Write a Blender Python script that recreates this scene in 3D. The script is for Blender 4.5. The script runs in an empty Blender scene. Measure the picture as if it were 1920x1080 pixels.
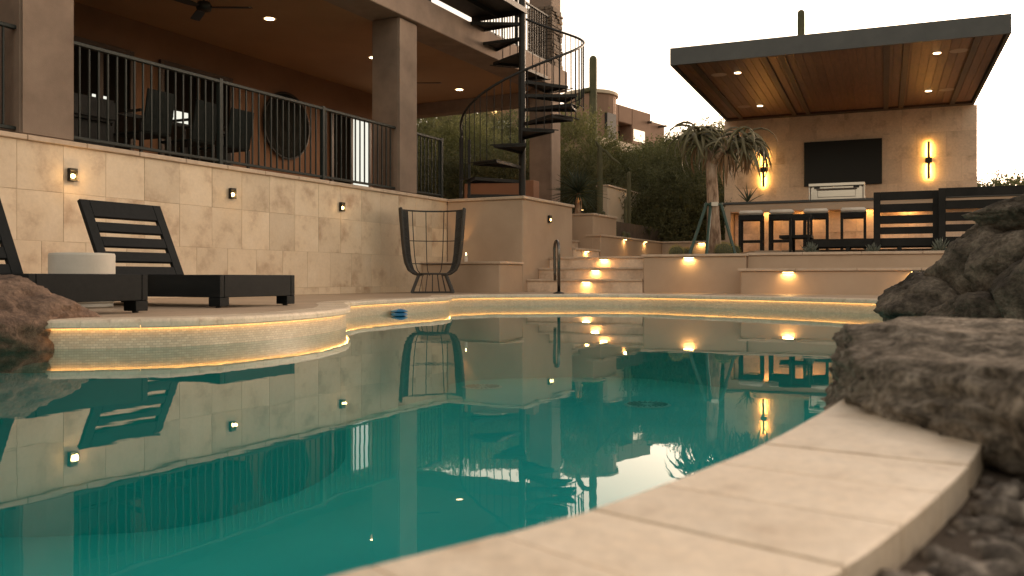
import bpy, bmesh, math, random
from mathutils import Vector, Matrix, noise
from mathutils.geometry import tessellate_polygon
random.seed(11)
R = math.radians
scene = bpy.context.scene
col = scene.collection

# ------------------------------------------------------------------ camera, sky, sun, exposure
F, HY, CH = 1650.0, 522.0, 0.36          # focal length in photo pixels, horizon row, camera height over the water
cam_d = bpy.data.cameras.new('camera')
cam = bpy.data.objects.new('camera', cam_d); col.objects.link(cam)
cam.location = (0, 0, CH); cam.rotation_euler = (R(90), 0, 0)
cam_d.sensor_width = 36.0; cam_d.lens = F / 1920 * 36
cam_d.shift_y = -(540 - HY) / 1920
cam_d.clip_start = 0.02; cam_d.clip_end = 3000
cam_d.dof.use_dof = True; cam_d.dof.focus_distance = 10.0; cam_d.dof.aperture_fstop = 5.2
scene.camera = cam

SUN_AZ, SUN_EL = 42.0, 4.0               # degrees clockwise from +Y, degrees up
world = bpy.data.worlds.new('World'); scene.world = world
world.use_nodes = True
wn, wl = world.node_tree.nodes, world.node_tree.links
bg = wn['Background']
sky = wn.new('ShaderNodeTexSky'); sky.sky_type = 'NISHITA'; sky.sun_disc = False
sky.sun_elevation = R(SUN_EL); sky.sun_rotation = R(SUN_AZ)
sky.air_density = 1.0; sky.dust_density = 4.0; sky.ozone_density = 0.6; sky.altitude = 300
hsv = wn.new('ShaderNodeHueSaturation'); hsv.inputs['Saturation'].default_value = 0.35
tint = wn.new('ShaderNodeMix'); tint.data_type = 'RGBA'; tint.blend_type = 'MULTIPLY'
tint.inputs[0].default_value = 1.0; tint.inputs[7].default_value = (1.0, 0.84, 0.70, 1)
wl.new(sky.outputs[0], hsv.inputs['Color']); wl.new(hsv.outputs[0], tint.inputs[6])
wl.new(tint.outputs[2], bg.inputs['Color'])
bg.inputs['Strength'].default_value = 0.15

sun_d = bpy.data.lights.new('sun', 'SUN'); sun_d.energy = 0.15; sun_d.angle = R(25); sun_d.color = (1, .72, .45)
sun = bpy.data.objects.new('sun', sun_d); col.objects.link(sun)
sd = Vector((math.sin(R(SUN_AZ)) * math.cos(R(SUN_EL)), math.cos(R(SUN_AZ)) * math.cos(R(SUN_EL)), math.sin(R(SUN_EL))))
sun.rotation_euler = sd.to_track_quat('Z', 'Y').to_euler(); sun.location = (20, 5, 20)

vs = scene.view_settings
scene.display_settings.display_device = 'sRGB'
vs.view_transform = 'Standard'; vs.look = 'None'; vs.gamma = 1.0; vs.use_curve_mapping = False
vs.exposure = 2.32
scene.cycles.use_denoising = True
scene.cycles.max_bounces = 8
scene.cycles.sample_clamp_indirect = 6.0

LK = 0.26                                 # one scale for all real lamps and the imitated sky glow, to suit the exposure

# ------------------------------------------------------------------ helpers
def at(px, py, Y):
    return Vector(((px - 960) / F * Y, Y, CH + (HY - py) / F * Y))

class MB:
    def __init__(s): s.v = []; s.f = []; s.uv = None
    def add(s, vs_, fs, M=None):
        b = len(s.v)
        s.v += [(M @ Vector(p)) if M else Vector(p) for p in vs_]
        s.f += [tuple(b + i for i in q) for q in fs]
        return s
    def box(s, x0, x1, y0, y1, z0, z1, M=None):
        return s.add([(x0,y0,z0),(x1,y0,z0),(x1,y1,z0),(x0,y1,z0),(x0,y0,z1),(x1,y0,z1),(x1,y1,z1),(x0,y1,z1)],
                     [(3,2,1,0),(4,5,6,7),(0,1,5,4),(1,2,6,5),(2,3,7,6),(3,0,4,7)], M)
    def bar(s, a, b, w, h, up=(0,0,1)):
        a, b = Vector(a), Vector(b); d = (b - a); L = d.length; d.normalize()
        x = d.cross(Vector(up))
        if x.length < 1e-4: x = d.cross(Vector((0,1,0)))
        x.normalize(); y = x.cross(d)
        M = Matrix((x, d, y)).transposed().to_4x4(); M.translation = a
        return s.box(-w/2, w/2, 0, L, -h/2, h/2, M)
    def tube(s, pts, r, n=8, closed=False, radii=None, cap=True):
        pts = [Vector(p) for p in pts]; N = len(pts); rings = []
        t0 = None; nrm = None
        for i, p in enumerate(pts):
            if closed: t = pts[(i+1) % N] - pts[i-1]
            else: t = pts[min(i+1, N-1)] - pts[max(i-1, 0)]
            t.normalize()
            if nrm is None:
                nrm = t.orthogonal().normalized()
                if abs(t.z) < .9: nrm = Vector((0,0,1)) - t * t.z; nrm.normalize()
            else:
                nrm = nrm - t * nrm.dot(t); nrm.normalize()
            bi = t.cross(nrm)
            rr = radii[i] if radii else r
            rings.append([p + nrm * (rr*math.cos(2*math.pi*k/n)) + bi * (rr*math.sin(2*math.pi*k/n)) for k in range(n)])
        b = len(s.v)
        for rg in rings: s.v += rg
        m = N if closed else N - 1
        for i in range(m):
            for k in range(n):
                j = (i+1) % N
                s.f.append((b+i*n+k, b+i*n+(k+1) % n, b+j*n+(k+1) % n, b+j*n+k))
        if cap and not closed:
            s.f.append(tuple(b+k for k in reversed(range(n)))); s.f.append(tuple(b+(N-1)*n+k for k in range(n)))
        return s
    def lathe(s, prof, n=20, c=(0,0,0), M=None):
        vs_ = []; fs = []
        for r_, z in prof:
            for k in range(n):
                a = 2*math.pi*k/n
                vs_.append((c[0]+r_*math.cos(a), c[1]+r_*math.sin(a), c[2]+z))
        for i in range(len(prof)-1):
            for k in range(n):
                fs.append((i*n+k, i*n+(k+1) % n, (i+1)*n+(k+1) % n, (i+1)*n+k))
        fs.append(tuple(reversed(range(n)))); fs.append(tuple((len(prof)-1)*n+k for k in range(n)))
        return s.add(vs_, fs, M)
    def prism(s, pts, z0, z1, M=None):
        n = len(pts)
        area = sum(pts[i][0]*pts[(i+1)%n][1]-pts[(i+1)%n][0]*pts[i][1] for i in range(n))
        if area < 0: pts = list(reversed(pts))
        vs_ = [(p[0],p[1],z0) for p in pts] + [(p[0],p[1],z1) for p in pts]
        tris = tessellate_polygon([[Vector((p[0],p[1],0)) for p in pts]])
        fs = []
        for t in tris:
            a, b, c = (pts[i] for i in t)
            ccw = (b[0]-a[0])*(c[1]-a[1])-(b[1]-a[1])*(c[0]-a[0]) > 0
            t = t if ccw else (t[0], t[2], t[1])
            fs.append(tuple(n+i for i in t)); fs.append((t[2], t[1], t[0]))
        fs += [(i, (i+1) % n, n+(i+1) % n, n+i) for i in range(n)]
        return s.add(vs_, fs, M)
    def mesh(s, name, mat=None, bevel=0, smooth=False, seg=1):
        me = bpy.data.meshes.new(name)
        me.from_pydata([tuple(p) for p in s.v], [], s.f)
        if bevel:
            bm = bmesh.new(); bm.from_mesh(me)
            es = [e for e in bm.edges if len(e.link_faces) == 2 and e.calc_face_angle(0) > R(35)]
            bmesh.ops.bevel(bm, geom=es, offset=bevel, segments=seg, affect='EDGES', clamp_overlap=True)
            bm.to_mesh(me); bm.free()
        if mat: me.materials.append(mat)
        if smooth:
            for p in me.polygons: p.use_smooth = True
        me.update()
        return me
    def build(s, name, mat, parent=None, bevel=0, smooth=False, seg=1, loc=None, rotz=0):
        return piece(name, s.mesh(name, mat, bevel, smooth, seg), parent, loc, rotz)

def piece(name, me, parent=None, loc=None, rotz=0, M=None):
    o = bpy.data.objects.new(name, me); col.objects.link(o)
    if M is not None: o.matrix_local = M
    else:
        if loc is not None: o.location = loc
        if rotz: o.rotation_euler.z = rotz
    if parent: o.parent = parent
    return o
def tag(o, label=None, cat=None, group=None, kind=None):
    if label: o['label'] = label
    if cat: o['category'] = cat
    if group: o['group'] = group
    if kind: o['kind'] = kind
    return o
def thing(name, label, cat, loc=(0,0,0), rotz=0, group=None):
    o = bpy.data.objects.new(name, None); col.objects.link(o)
    o.empty_display_size = .1
    o.location = loc; o.rotation_euler = (0, 0, rotz)
    return tag(o, label, cat, group)
def lamp(kind, energy, color, parent, loc, rot=(0,0,0), size=.1, size_y=None, spot=None, blend=.6, rad=.02):
    d = bpy.data.lights.new('lamp_glow', kind); d.energy = energy*LK; d.color = color
    if kind == 'AREA':
        d.size = size
        if size_y: d.shape = 'RECTANGLE'; d.size_y = size_y
    else: d.shadow_soft_size = rad
    if kind == 'SPOT': d.spot_size = spot; d.spot_blend = blend
    o = bpy.data.objects.new('lamp_glow', d); col.objects.link(o)
    o.location = loc; o.rotation_euler = rot
    if parent: o.parent = parent
    return o
def copy_tree(o, parent=None):
    c = o.copy(); col.objects.link(c); c.parent = parent
    for ch in list(o.children): copy_tree(ch, c)
    return c

def mat(name, c1, c2=None, c3=None, scale=4.0, rough=.7, metal=0, bump=0, bscale=60, bdetail=8, stretch=None, vary=0.0, ramp=(.35,.5,.65), spec=None, rnoise=0, world_space=False, bdist=.01, speck=None):
    m = bpy.data.materials.new(name); m.use_nodes = True
    n, l = m.node_tree.nodes, m.node_tree.links
    b = n['Principled BSDF']; b.inputs['Roughness'].default_value = rough; b.inputs['Metallic'].default_value = metal
    if spec is not None: b.inputs['Specular IOR Level'].default_value = spec
    tc = n.new('ShaderNodeTexCoord'); oi = n.new('ShaderNodeObjectInfo')
    mp = n.new('ShaderNodeMapping')
    if world_space:
        ge = n.new('ShaderNodeNewGeometry'); l.new(ge.outputs['Position'], mp.inputs[0])
    else: l.new(tc.outputs['Object'], mp.inputs[0])
    if stretch: mp.inputs['Scale'].default_value = stretch
    w = n.new('ShaderNodeMath'); w.operation = 'MULTIPLY'; w.inputs[1].default_value = 37.0
    l.new(oi.outputs['Random'], w.inputs[0])
    def nz(sc, det):
        t = n.new('ShaderNodeTexNoise'); t.noise_dimensions = '4D'
        t.inputs['Scale'].default_value = sc; t.inputs['Detail'].default_value = det; t.inputs['Roughness'].default_value = .62
        l.new(mp.outputs[0], t.inputs['Vector'])
        if not world_space: l.new(w.outputs[0], t.inputs['W'])
        return t
    out = None
    if c2 is not None:
        t = nz(scale, 7); r = n.new('ShaderNodeValToRGB'); l.new(t.outputs['Fac'], r.inputs[0])
        e = r.color_ramp.elements
        if c3 is None:
            e[0].position = ramp[0]; e[1].position = ramp[2]; e[0].color = (*c1,1); e[1].color = (*c2,1)
        else:
            e[0].position = ramp[0]; e[1].position = ramp[2]; e[0].color = (*c1,1); e[1].color = (*c3,1)
            q = r.color_ramp.elements.new(ramp[1]); q.color = (*c2,1)
        out = r.outputs[0]
    if speck and out:
        t = nz(speck[0], 9); mr = n.new('ShaderNodeMapRange'); mr.inputs[1].default_value = .3; mr.inputs[2].default_value = .7
        mr.inputs[3].default_value = speck[1]; mr.inputs[4].default_value = speck[2]; l.new(t.outputs['Fac'], mr.inputs[0])
        mx = n.new('ShaderNodeVectorMath'); mx.operation = 'SCALE'; l.new(out, mx.inputs[0]); l.new(mr.outputs[0], mx.inputs['Scale']); out = mx.outputs[0]
    if vary:
        mr = n.new('ShaderNodeMapRange'); mr.inputs[3].default_value = 1-vary; mr.inputs[4].default_value = 1+vary
        l.new(oi.outputs['Random'], mr.inputs[0])
        mx = n.new('ShaderNodeVectorMath'); mx.operation = 'SCALE'
        if out: l.new(out, mx.inputs[0])
        else: mx.inputs[0].default_value = c1
        l.new(mr.outputs[0], mx.inputs['Scale']); out = mx.outputs[0]
    if out: l.new(out, b.inputs['Base Color'])
    else: b.inputs['Base Color'].default_value = (*c1, 1)
    if rnoise:
        t = nz(scale*2.3, 5); mr = n.new('ShaderNodeMapRange'); mr.inputs[3].default_value = rough-rnoise; mr.inputs[4].default_value = rough+rnoise
        l.new(t.outputs['Fac'], mr.inputs[0]); l.new(mr.outputs[0], b.inputs['Roughness'])
    if bump:
        t = nz(bscale, bdetail); bp = n.new('ShaderNodeBump'); bp.inputs['Strength'].default_value = bump; bp.inputs['Distance'].default_value = bdist
        l.new(t.outputs['Fac'], bp.inputs['Height']); l.new(bp.outputs[0], b.inputs['Normal'])
    return m
def emit(name, c, s):
    m = bpy.data.materials.new(name); m.use_nodes = True
    n, l = m.node_tree.nodes, m.node_tree.links
    n.remove(n['Principled BSDF']); e = n.new('ShaderNodeEmission'); e.inputs[0].default_value = (*c,1); e.inputs[1].default_value = s*LK
    l.new(e.outputs[0], n['Material Output'].inputs[0]); return m

# ------------------------------------------------------------------ materials
TRAV = mat('travertine', (.47,.315,.20), (.73,.58,.41), (.79,.65,.485), scale=2.9, rough=.5, bump=.12, bscale=45, vary=.09, speck=(28,.94,1.06), ramp=(.30,.47,.7), rnoise=.12)
GROUT = mat('grout', (.55,.43,.30), (.62,.49,.35), scale=5, rough=.9)
TRAVP = mat('pavilion_travertine', (.44,.305,.205), (.70,.535,.395), (.76,.60,.45), scale=2.6, rough=.6, bump=.1, bscale=40, vary=.09, speck=(24,.86,1.1), ramp=(.30,.47,.7))
CAPM = mat('cap_stone', (.50,.37,.26), (.62,.48,.36), scale=9, rough=.55, bump=.15, bscale=60, vary=.06)
COPE = mat('coping_stone', (.46,.33,.22), (.71,.58,.435), (.77,.65,.51), scale=13, rough=.42, bump=.35, bscale=90, bdetail=12, vary=.07, speck=(70,.84,1.1), ramp=(.24,.44,.7), rnoise=.14, bdist=.004)
DECK = mat('deck_stone', (.44,.32,.22), (.56,.42,.30), scale=1.6, rough=.5, bump=.1, bscale=30, world_space=True)
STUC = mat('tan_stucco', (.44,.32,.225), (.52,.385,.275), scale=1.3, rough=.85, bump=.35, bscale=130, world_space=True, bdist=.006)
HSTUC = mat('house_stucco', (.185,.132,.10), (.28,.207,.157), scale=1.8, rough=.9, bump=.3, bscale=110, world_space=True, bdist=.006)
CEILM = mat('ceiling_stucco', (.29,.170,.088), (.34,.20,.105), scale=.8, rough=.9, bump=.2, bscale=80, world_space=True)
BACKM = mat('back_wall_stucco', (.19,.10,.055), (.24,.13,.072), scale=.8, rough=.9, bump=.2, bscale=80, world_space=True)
REDST = mat('red_stucco', (.30,.15,.09), (.36,.19,.115), scale=.9, rough=.9, bump=.3, bscale=60, world_space=True)
IRON = mat('bronze_iron', (.018,.017,.015), (.03,.028,.025), scale=8, rough=.5, spec=.3, bump=.05, bscale=90)
RAILM = mat('railing_paint', (.016,.022,.020), (.026,.032,.029), scale=6, rough=.55, spec=.25)
BLACKW = mat('black_wood', (.005,.007,.008), (.009,.011,.012), scale=5, rough=.5, bump=.08, bscale=40, stretch=(1,6,6), spec=.12)
DARKW = mat('dark_sofa_wood', (.012,.012,.011), (.022,.021,.019), scale=5, rough=.7, spec=.2)
WIRE = mat('cage_wire', (.035,.032,.028), (.05,.046,.04), scale=20, rough=.55)
FASC = mat('fascia_metal', (.05,.052,.05), (.066,.068,.064), scale=3, rough=.45, metal=.2)
PLANK = mat('ceiling_plank', (.10,.048,.025), (.155,.074,.038), (.20,.098,.05), scale=2.2, rough=.45, bump=.1, bscale=18, stretch=(9,1,9), vary=.18, ramp=(.3,.5,.7))
BEAM = mat('ceiling_beam', (.045,.026,.016), (.065,.038,.022), scale=3, rough=.5)
STEEL = mat('stainless', (.40,.37,.33), (.47,.43,.38), scale=4, rough=.28, metal=1.0, stretch=(1,1,30))
CHROME = mat('handrail_metal', (.16,.15,.14), rough=.22, metal=1.0)
TVM = mat('screen_glass', (.010,.009,.007), rough=.3, spec=.15)
CUSH = mat('pale_cushion', (.74,.66,.57), (.80,.73,.64), scale=14, rough=.9, bump=.2, bscale=200)
DRUM = mat('drum_concrete', (.56,.53,.46), (.64,.60,.53), scale=5, rough=.75, bump=.15, bscale=60)
ROCKA = mat('cascade_rock', (.028,.023,.018), (.10,.082,.063), (.22,.182,.142), scale=5, rough=.9, bump=1, bscale=16, bdetail=14, vary=.2, speck=(38,.45,1.6), ramp=(.33,.5,.74), bdist=.05, spec=.2)
ROCKB = mat('brown_boulder', (.075,.045,.030), (.16,.10,.068), (.23,.155,.11), scale=6, rough=.85, bump=.8, bscale=26, bdetail=12, ramp=(.3,.5,.7), bdist=.03, speck=(45,.5,1.5))
ROCKC = mat('grey_boulder', (.036,.030,.023), (.15,.124,.096), (.30,.255,.205), scale=30, rough=.95, bump=1, bscale=42, bdetail=12, speck=(95,.45,1.75), ramp=(.33,.5,.70), bdist=.02, spec=.15)
PEB = mat('pebble', (.05,.04,.032), (.14,.115,.09), scale=9, rough=.8, vary=.4)
SOIL = mat('soil', (.07,.05,.035), (.12,.09,.065), scale=6, rough=1, bump=.6, bscale=25, world_space=True)
HILL = mat('desert_ground', (.055,.05,.028), (.13,.10,.065), scale=.25, rough=1, bump=.6, bscale=3, world_space=True, bdist=.2)
BARK = mat('aloe_bark', (.15,.085,.05), (.40,.27,.185), (.58,.44,.33), scale=15, rough=.85, bump=.9, bscale=16, stretch=(1,1,.28), ramp=(.36,.5,.66), bdist=.02)
ALOE = mat('aloe_leaf', (.125,.105,.052), (.22,.19,.10), scale=4, rough=.5, vary=.3)
ALOED = mat('aloe_dry_leaf', (.22,.12,.055), (.30,.175,.085), scale=4, rough=.8, vary=.2)
YUC = mat('yucca_leaf', (.032,.05,.026), (.058,.08,.045), scale=4, rough=.55, vary=.3)
SUCC = mat('succulent_leaf', (.10,.115,.085), (.16,.17,.13), scale=5, rough=.6, vary=.2)
SAG = mat('saguaro_skin', (.075,.075,.036), (.125,.118,.06), scale=3, rough=.8, vary=.15)
GOLD = mat('golden_spines', (.28,.23,.05), (.42,.34,.09), scale=30, rough=.8)
POLEG = mat('green_stake', (.018,.05,.034), (.03,.07,.05), scale=4, rough=.4)
TRUNK = mat('desert_bark', (.06,.05,.035), (.12,.10,.07), scale=6, rough=.9, bump=.5, bscale=20)
LEAF = [mat('palo_verde_leaf', (.10,.108,.036), (.205,.20,.08), scale=1.1, rough=.7, vary=.25),
        mat('mesquite_leaf', (.08,.088,.035), (.17,.168,.07), scale=1.1, rough=.7, vary=.25),
        mat('creosote_leaf', (.075,.077,.03), (.155,.145,.06), scale=1.3, rough=.7, vary=.25)]
FARW = mat('far_house_stucco', (.24,.148,.10), (.29,.18,.122), scale=.5, rough=.9, world_space=True)
for _m in LEAF:
    _n, _l = _m.node_tree.nodes, _m.node_tree.links
    _b = _n['Principled BSDF']; _t = _n.new('ShaderNodeBsdfTranslucent'); _x = _n.new('ShaderNodeMixShader'); _x.inputs[0].default_value = .4
    _l.new(_b.inputs['Base Color'].links[0].from_socket, _t.inputs[0])
    _l.new(_b.outputs[0], _x.inputs[1]); _l.new(_t.outputs[0], _x.inputs[2]); _l.new(_x.outputs[0], _n['Material Output'].inputs[0])
CREAM = mat('cream_stucco', (.52,.43,.32), (.60,.50,.38), scale=1, rough=.9, bump=.3, bscale=50, world_space=True)
DARKG = mat('dark_glass', (.010,.009,.008), rough=.2, spec=.12)
GLASSR = mat('sky_glass', (.35,.36,.34), rough=.05, metal=.9)
DRAINM = mat('drain_grate', (.16,.50,.48), rough=.7)
DRIM = mat('drain_rim', (.35,.70,.66), rough=.7)
BLUE = mat('blue_plastic', (.015,.15,.34), rough=.35)
FABG = mat('sling_fabric', (.016,.019,.017), (.024,.026,.024), scale=20, rough=.9, spec=.1)
DISC = mat('wall_disc', (.010,.011,.010), (.018,.019,.016), scale=3, rough=.9, spec=.1, bump=.3, bscale=20)
PANE = mat('door_glass', (.012,.010,.008), rough=.9, spec=0.0)
SPK = mat('speaker_cloth', (.42,.34,.27), rough=.8)
STONE = mat('ledger_stone', (.10,.075,.055), (.22,.165,.12), scale=6, rough=.9, bump=.5, bscale=20, world_space=True)
WARM = (1.0, .58, .20)
E_STEP = emit('step_lens', (1, .62, .22), 14)
E_BULB = emit('sconce_bulb', (1, .60, .20), 22)
E_CEIL = emit('downlight_lens', (1, .74, .40), 12)
E_FAR = emit('porch_lamp', (1, .55, .2), 3.5)
E_STRIP = emit('sconce_strip', (1, .52, .11), 85)
E_LED = emit('led_strip', (1, .52, .17), 10)
E_SKYREFL = emit('painted_sky_glow', (.95, .93, .80), .8)  # no lamp: emission stands in for sky mirrored in the patio glass

_n, _l = DECK.node_tree.nodes, DECK.node_tree.links      # paver joints of the deck
_b = _n['Principled BSDF']; _src = _b.inputs['Base Color'].links[0].from_socket
_g = _n.new('ShaderNodeNewGeometry'); _mp = _n.new('ShaderNodeMapping'); _mp.inputs['Rotation'].default_value = (0, 0, R(27)); _l.new(_g.outputs['Position'], _mp.inputs[0])
_k = _n.new('ShaderNodeTexBrick'); _k.inputs['Scale'].default_value = 1; _k.inputs['Brick Width'].default_value = .6; _k.inputs['Row Height'].default_value = .4; _k.inputs['Mortar Size'].default_value = .004
_k.inputs['Color1'].default_value = (.9,.9,.9,1); _k.inputs['Color2'].default_value = (1,1,1,1); _k.inputs['Mortar'].default_value = (.55,.5,.45,1)
_x = _n.new('ShaderNodeMix'); _x.data_type = 'RGBA'; _x.blend_type = 'MULTIPLY'; _x.inputs[0].default_value = 1
_l.new(_mp.outputs[0], _k.inputs['Vector']); _l.new(_src, _x.inputs[6]); _l.new(_k.outputs['Color'], _x.inputs[7]); _l.new(_x.outputs[2], _b.inputs['Base Color'])

# ------------------------------------------------------------------ two building frames: local x = towards the pool side, local y = away
HA = -math.atan2(850, 1650); C0 = Vector((-1.055, 14.27, 0))
PA = -math.atan2(697, 1650); W0 = Vector((5.065, 21.0, 0))
def rot2(a, x, y): return Vector((math.cos(a)*x - math.sin(a)*y, math.sin(a)*x + math.cos(a)*y, 0))
def hp(v, u, z=0): p = C0 + rot2(HA, v, u); p.z = z; return p
def pp(v, u, z=0): p = W0 + rot2(PA, v, u); p.z = z; return p

# ------------------------------------------------------------------ pool outline (clockwise seen from above)
ctrl = [(.62,1.62),(.479,1.386),(.306,1.114),(.222,1.0),(.138,.893),(.060,.80),(-.024,.72),(-.136,.623),(-.6,.15),(-1.4,-.35),(-2.8,-.4),
        (-4.2,.6),(-4.6,2.4),(-3.9,4.0),(-3.0,4.42),(-2.295,4.47),(-1.752,4.63),(-1.36,5.25),(-1.20,6.1),(-1.30,6.9),(-1.47,7.6),(-1.44,8.2),
        (-1.18,8.95),(-.80,9.8),(-.74,10.3),(-.76,10.9),(-.45,11.35),(.14,11.55),(1.13,11.65),(1.76,11.45),(2.25,10.9),(2.95,10.05),
        (3.67,8.75),(3.95,7.5),(3.5,6.0),(2.5,4.3),(1.35,2.7)]
ctrl = [(x+.026, y-.018) if i < 9 else (x, y) for i, (x, y) in enumerate(ctrl)]   # the stones overhang the outline
def spline(P, k=10):
    out = []; N = len(P)
    for i in range(N):
        p0, p1, p2, p3 = (Vector(P[(i+j-1) % N]) for j in range(4))
        d1 = max((p1-p0).length, 1e-4)**.5; d2 = max((p2-p1).length, 1e-4)**.5; d3 = max((p3-p2).length, 1e-4)**.5
        m1 = ((p1-p0)/d1 - (p2-p0)/(d1+d2) + (p2-p1)/d2) * d2
        m2 = ((p2-p1)/d2 - (p3-p1)/(d2+d3) + (p3-p2)/d3) * d2
        for j in range(k):
            t = j/k
            out.append((2*t**3-3*t*t+1)*p1 + (t**3-2*t*t+t)*m1 + (-2*t**3+3*t*t)*p2 + (t**3-t*t)*m2)
    return out
OUT = spline(ctrl, 10); NO = len(OUT)
NRM = []
for i in range(NO):
    t = (OUT[(i+1) % NO] - OUT[i-1]).normalized(); NRM.append(Vector((-t.y, t.x)))
ARC = [0]
for i in range(NO): ARC.append(ARC[-1] + (OUT[(i+1) % NO]-OUT[i]).length)
def on(s, off=0.0):
    s = s % ARC[-1]
    lo, hi = 0, NO
    while hi - lo > 1:
        m = (lo+hi)//2
        if ARC[m] <= s: lo = m
        else: hi = m
    f = (s-ARC[lo])/(ARC[lo+1]-ARC[lo]); j = (lo+1) % NO
    return OUT[lo].lerp(OUT[j], f) + NRM[lo].lerp(NRM[j], f).normalized()*off
def arc_of(ci): return ARC[ci*10]
CW = .212; ZD = .15

# ------------------------------------------------------------------ ground and hill
def hill_z(x, y):
    d = max(0.0, y - 21 - .1*x)
    h = .35 + 7.6*(1-math.exp(-d/30)) if d > 0 else .35
    side = max(.25, min(1, 1 - (x-6)/26)) if x > 6 else 1
    h = .35 + (h-.35)*side
    h += .5*noise.noise(Vector((x*.12, y*.12, 3)))*min(1, d/8)
    if y < 20 and -14 < x < 12: h = -1.4
    elif y < 21.5 and -14 < x < 12: h = -1.4 + 1.75*(y-20)/1.5
    if y > 140 or abs(x) > 90: h = min(h, 6) + 0
    return h
def grid_coords():
    xs = [-900,-500,-300,-200,-140,-100] + [-80+4*i for i in range(16)] + [-16+1.0*i for i in range(32)] + [16+4*i for i in range(17)] + [100,140,200,300,500,900]
    ys = [-900,-400,-200,-100,-60,-30,-15] + [-8+1.0*i for i in range(38)] + [30+3*i for i in range(27)] + [115,130,160,220,350,600,1200]
    return xs, ys
xs, ys = grid_coords(); g = MB()
for y in ys:
    for x in xs: g.v.append(Vector((x, y, hill_z(x, y))))
nx = len(xs)
for j in range(len(ys)-1):
    for i in range(nx-1): g.f.append((j*nx+i, j*nx+i+1, (j+1)*nx+i+1, (j+1)*nx+i))
tag(g.build('ground', HILL, smooth=True), kind='structure')

# ------------------------------------------------------------------ pool shell, tile band, led strip, water
POOLF = bpy.data.materials.new('pool_plaster'); POOLF.use_nodes = True
_n, _l = POOLF.node_tree.nodes, POOLF.node_tree.links
_b = _n['Principled BSDF']; _b.inputs['Roughness'].default_value = .8
_t = _n.new('ShaderNodeTexNoise'); _t.inputs['Scale'].default_value = 1.2; _t.inputs['Detail'].default_value = 9
_r = _n.new('ShaderNodeValToRGB'); _r.color_ramp.elements[0].color = (.065,.59,.565,1); _r.color_ramp.elements[1].color = (.095,.73,.70,1)
_g = _n.new('ShaderNodeNewGeometry'); _l.new(_g.outputs['Position'], _t.inputs['Vector'])
_l.new(_t.outputs['Fac'], _r.inputs[0]); _l.new(_r.outputs[0], _b.inputs['Base Color'])

BAND = bpy.data.materials.new('mosaic_band'); BAND.use_nodes = True
_n, _l = BAND.node_tree.nodes, BAND.node_tree.links
_b = _n['Principled BSDF']; _b.inputs['Roughness'].default_value = .3
_uv = _n.new('ShaderNodeUVMap'); _uv.uv_map = 'UVMap'
_k = _n.new('ShaderNodeTexBrick'); _k.inputs['Scale'].default_value = 1.0
_k.inputs['Color1'].default_value = (.52,.45,.34,1); _k.inputs['Color2'].default_value = (.68,.61,.48,1); _k.inputs['Mortar'].default_value = (.44,.38,.29,1)
_k.inputs['Mortar Size'].default_value = .0016; _k.inputs['Brick Width'].default_value = .026; _k.inputs['Row Height'].default_value = .013; _k.inputs['Bias'].default_value = -.1
_l.new(_uv.outputs[0], _k.inputs['Vector']); _l.new(_k.outputs['Color'], _b.inputs['Base Color'])
_bp = _n.new('ShaderNodeBump'); _bp.inputs['Strength'].default_value = .35; _bp.inputs['Distance'].default_value = .002; _bp.invert = True
_l.new(_k.outputs['Fac'], _bp.inputs['Height']); _l.new(_bp.outputs[0], _b.inputs['Normal'])

ZF = -.95
shell = MB()
shell.v = [Vector((p.x, p.y, -.12)) for p in OUT] + [Vector((p.x, p.y, ZF)) for p in OUT]
shell.f = [(i, i+NO, (i+1) % NO+NO, (i+1) % NO) for i in range(NO)]
tris = tessellate_polygon([[Vector((p.x, p.y, 0)) for p in OUT]])
shell.f += [tuple(i+NO for i in t) for t in tris]
pool = shell.build('pool_basin', POOLF); tag(pool, kind='structure')
band = MB()
band.v = [Vector((p.x, p.y, .119)) for p in OUT] + [Vector((p.x, p.y, -.12)) for p in OUT]
band.f = [(i, i+NO, (i+1) % NO+NO, (i+1) % NO) for i in range(NO)]
bme = band.mesh('tile_band', BAND)
uvl = bme.uv_layers.new(name='UVMap')
for p in bme.polygons:
    for li in p.loop_indices:
        vi = bme.loops[li].vertex_index; i = vi % NO
        s_ = ARC[i]
        if p.index == NO-1 and i == 0: s_ = ARC[NO]
        uvl.data[li].uv = (s_, bme.vertices[vi].co.z)
piece('tile_band', bme, pool)
wat = MB(); wat.v = [Vector((p.x, p.y, 0)) for p in OUT]; wat.f = []
for t in tris:
    a, b, c = (OUT[i] for i in t)
    wat.f.append(t if (b-a).cross(c-a) > 0 else (t[0], t[2], t[1]))
WATER = bpy.data.materials.new('pool_water'); WATER.use_nodes = True
_n, _l = WATER.node_tree.nodes, WATER.node_tree.links; _n.remove(_n['Principled BSDF'])
_gl = _n.new('ShaderNodeBsdfGlossy'); _gl.inputs['Roughness'].default_value = 0.0; _gl.inputs['Color'].default_value = (1,1,1,1)
_tr = _n.new('ShaderNodeBsdfTransparent'); _tr.inputs['Color'].default_value = (.56,.96,.94,1)
_fr = _n.new('ShaderNodeFresnel'); _fr.inputs['IOR'].default_value = 1.333
_mx = _n.new('ShaderNodeMixShader')
_ge = _n.new('ShaderNodeNewGeometry'); _mp = _n.new('ShaderNodeMapping'); _mp.inputs['Scale'].default_value = (1, 1, 1)
_l.new(_ge.outputs['Position'], _mp.inputs[0])
_w1 = _n.new('ShaderNodeTexNoise'); _w1.inputs['Scale'].default_value = 1.6; _w1.inputs['Detail'].default_value = 3
_w2 = _n.new('ShaderNodeTexNoise'); _w2.inputs['Scale'].default_value = 9; _w2.inputs['Detail'].default_value = 2
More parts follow.
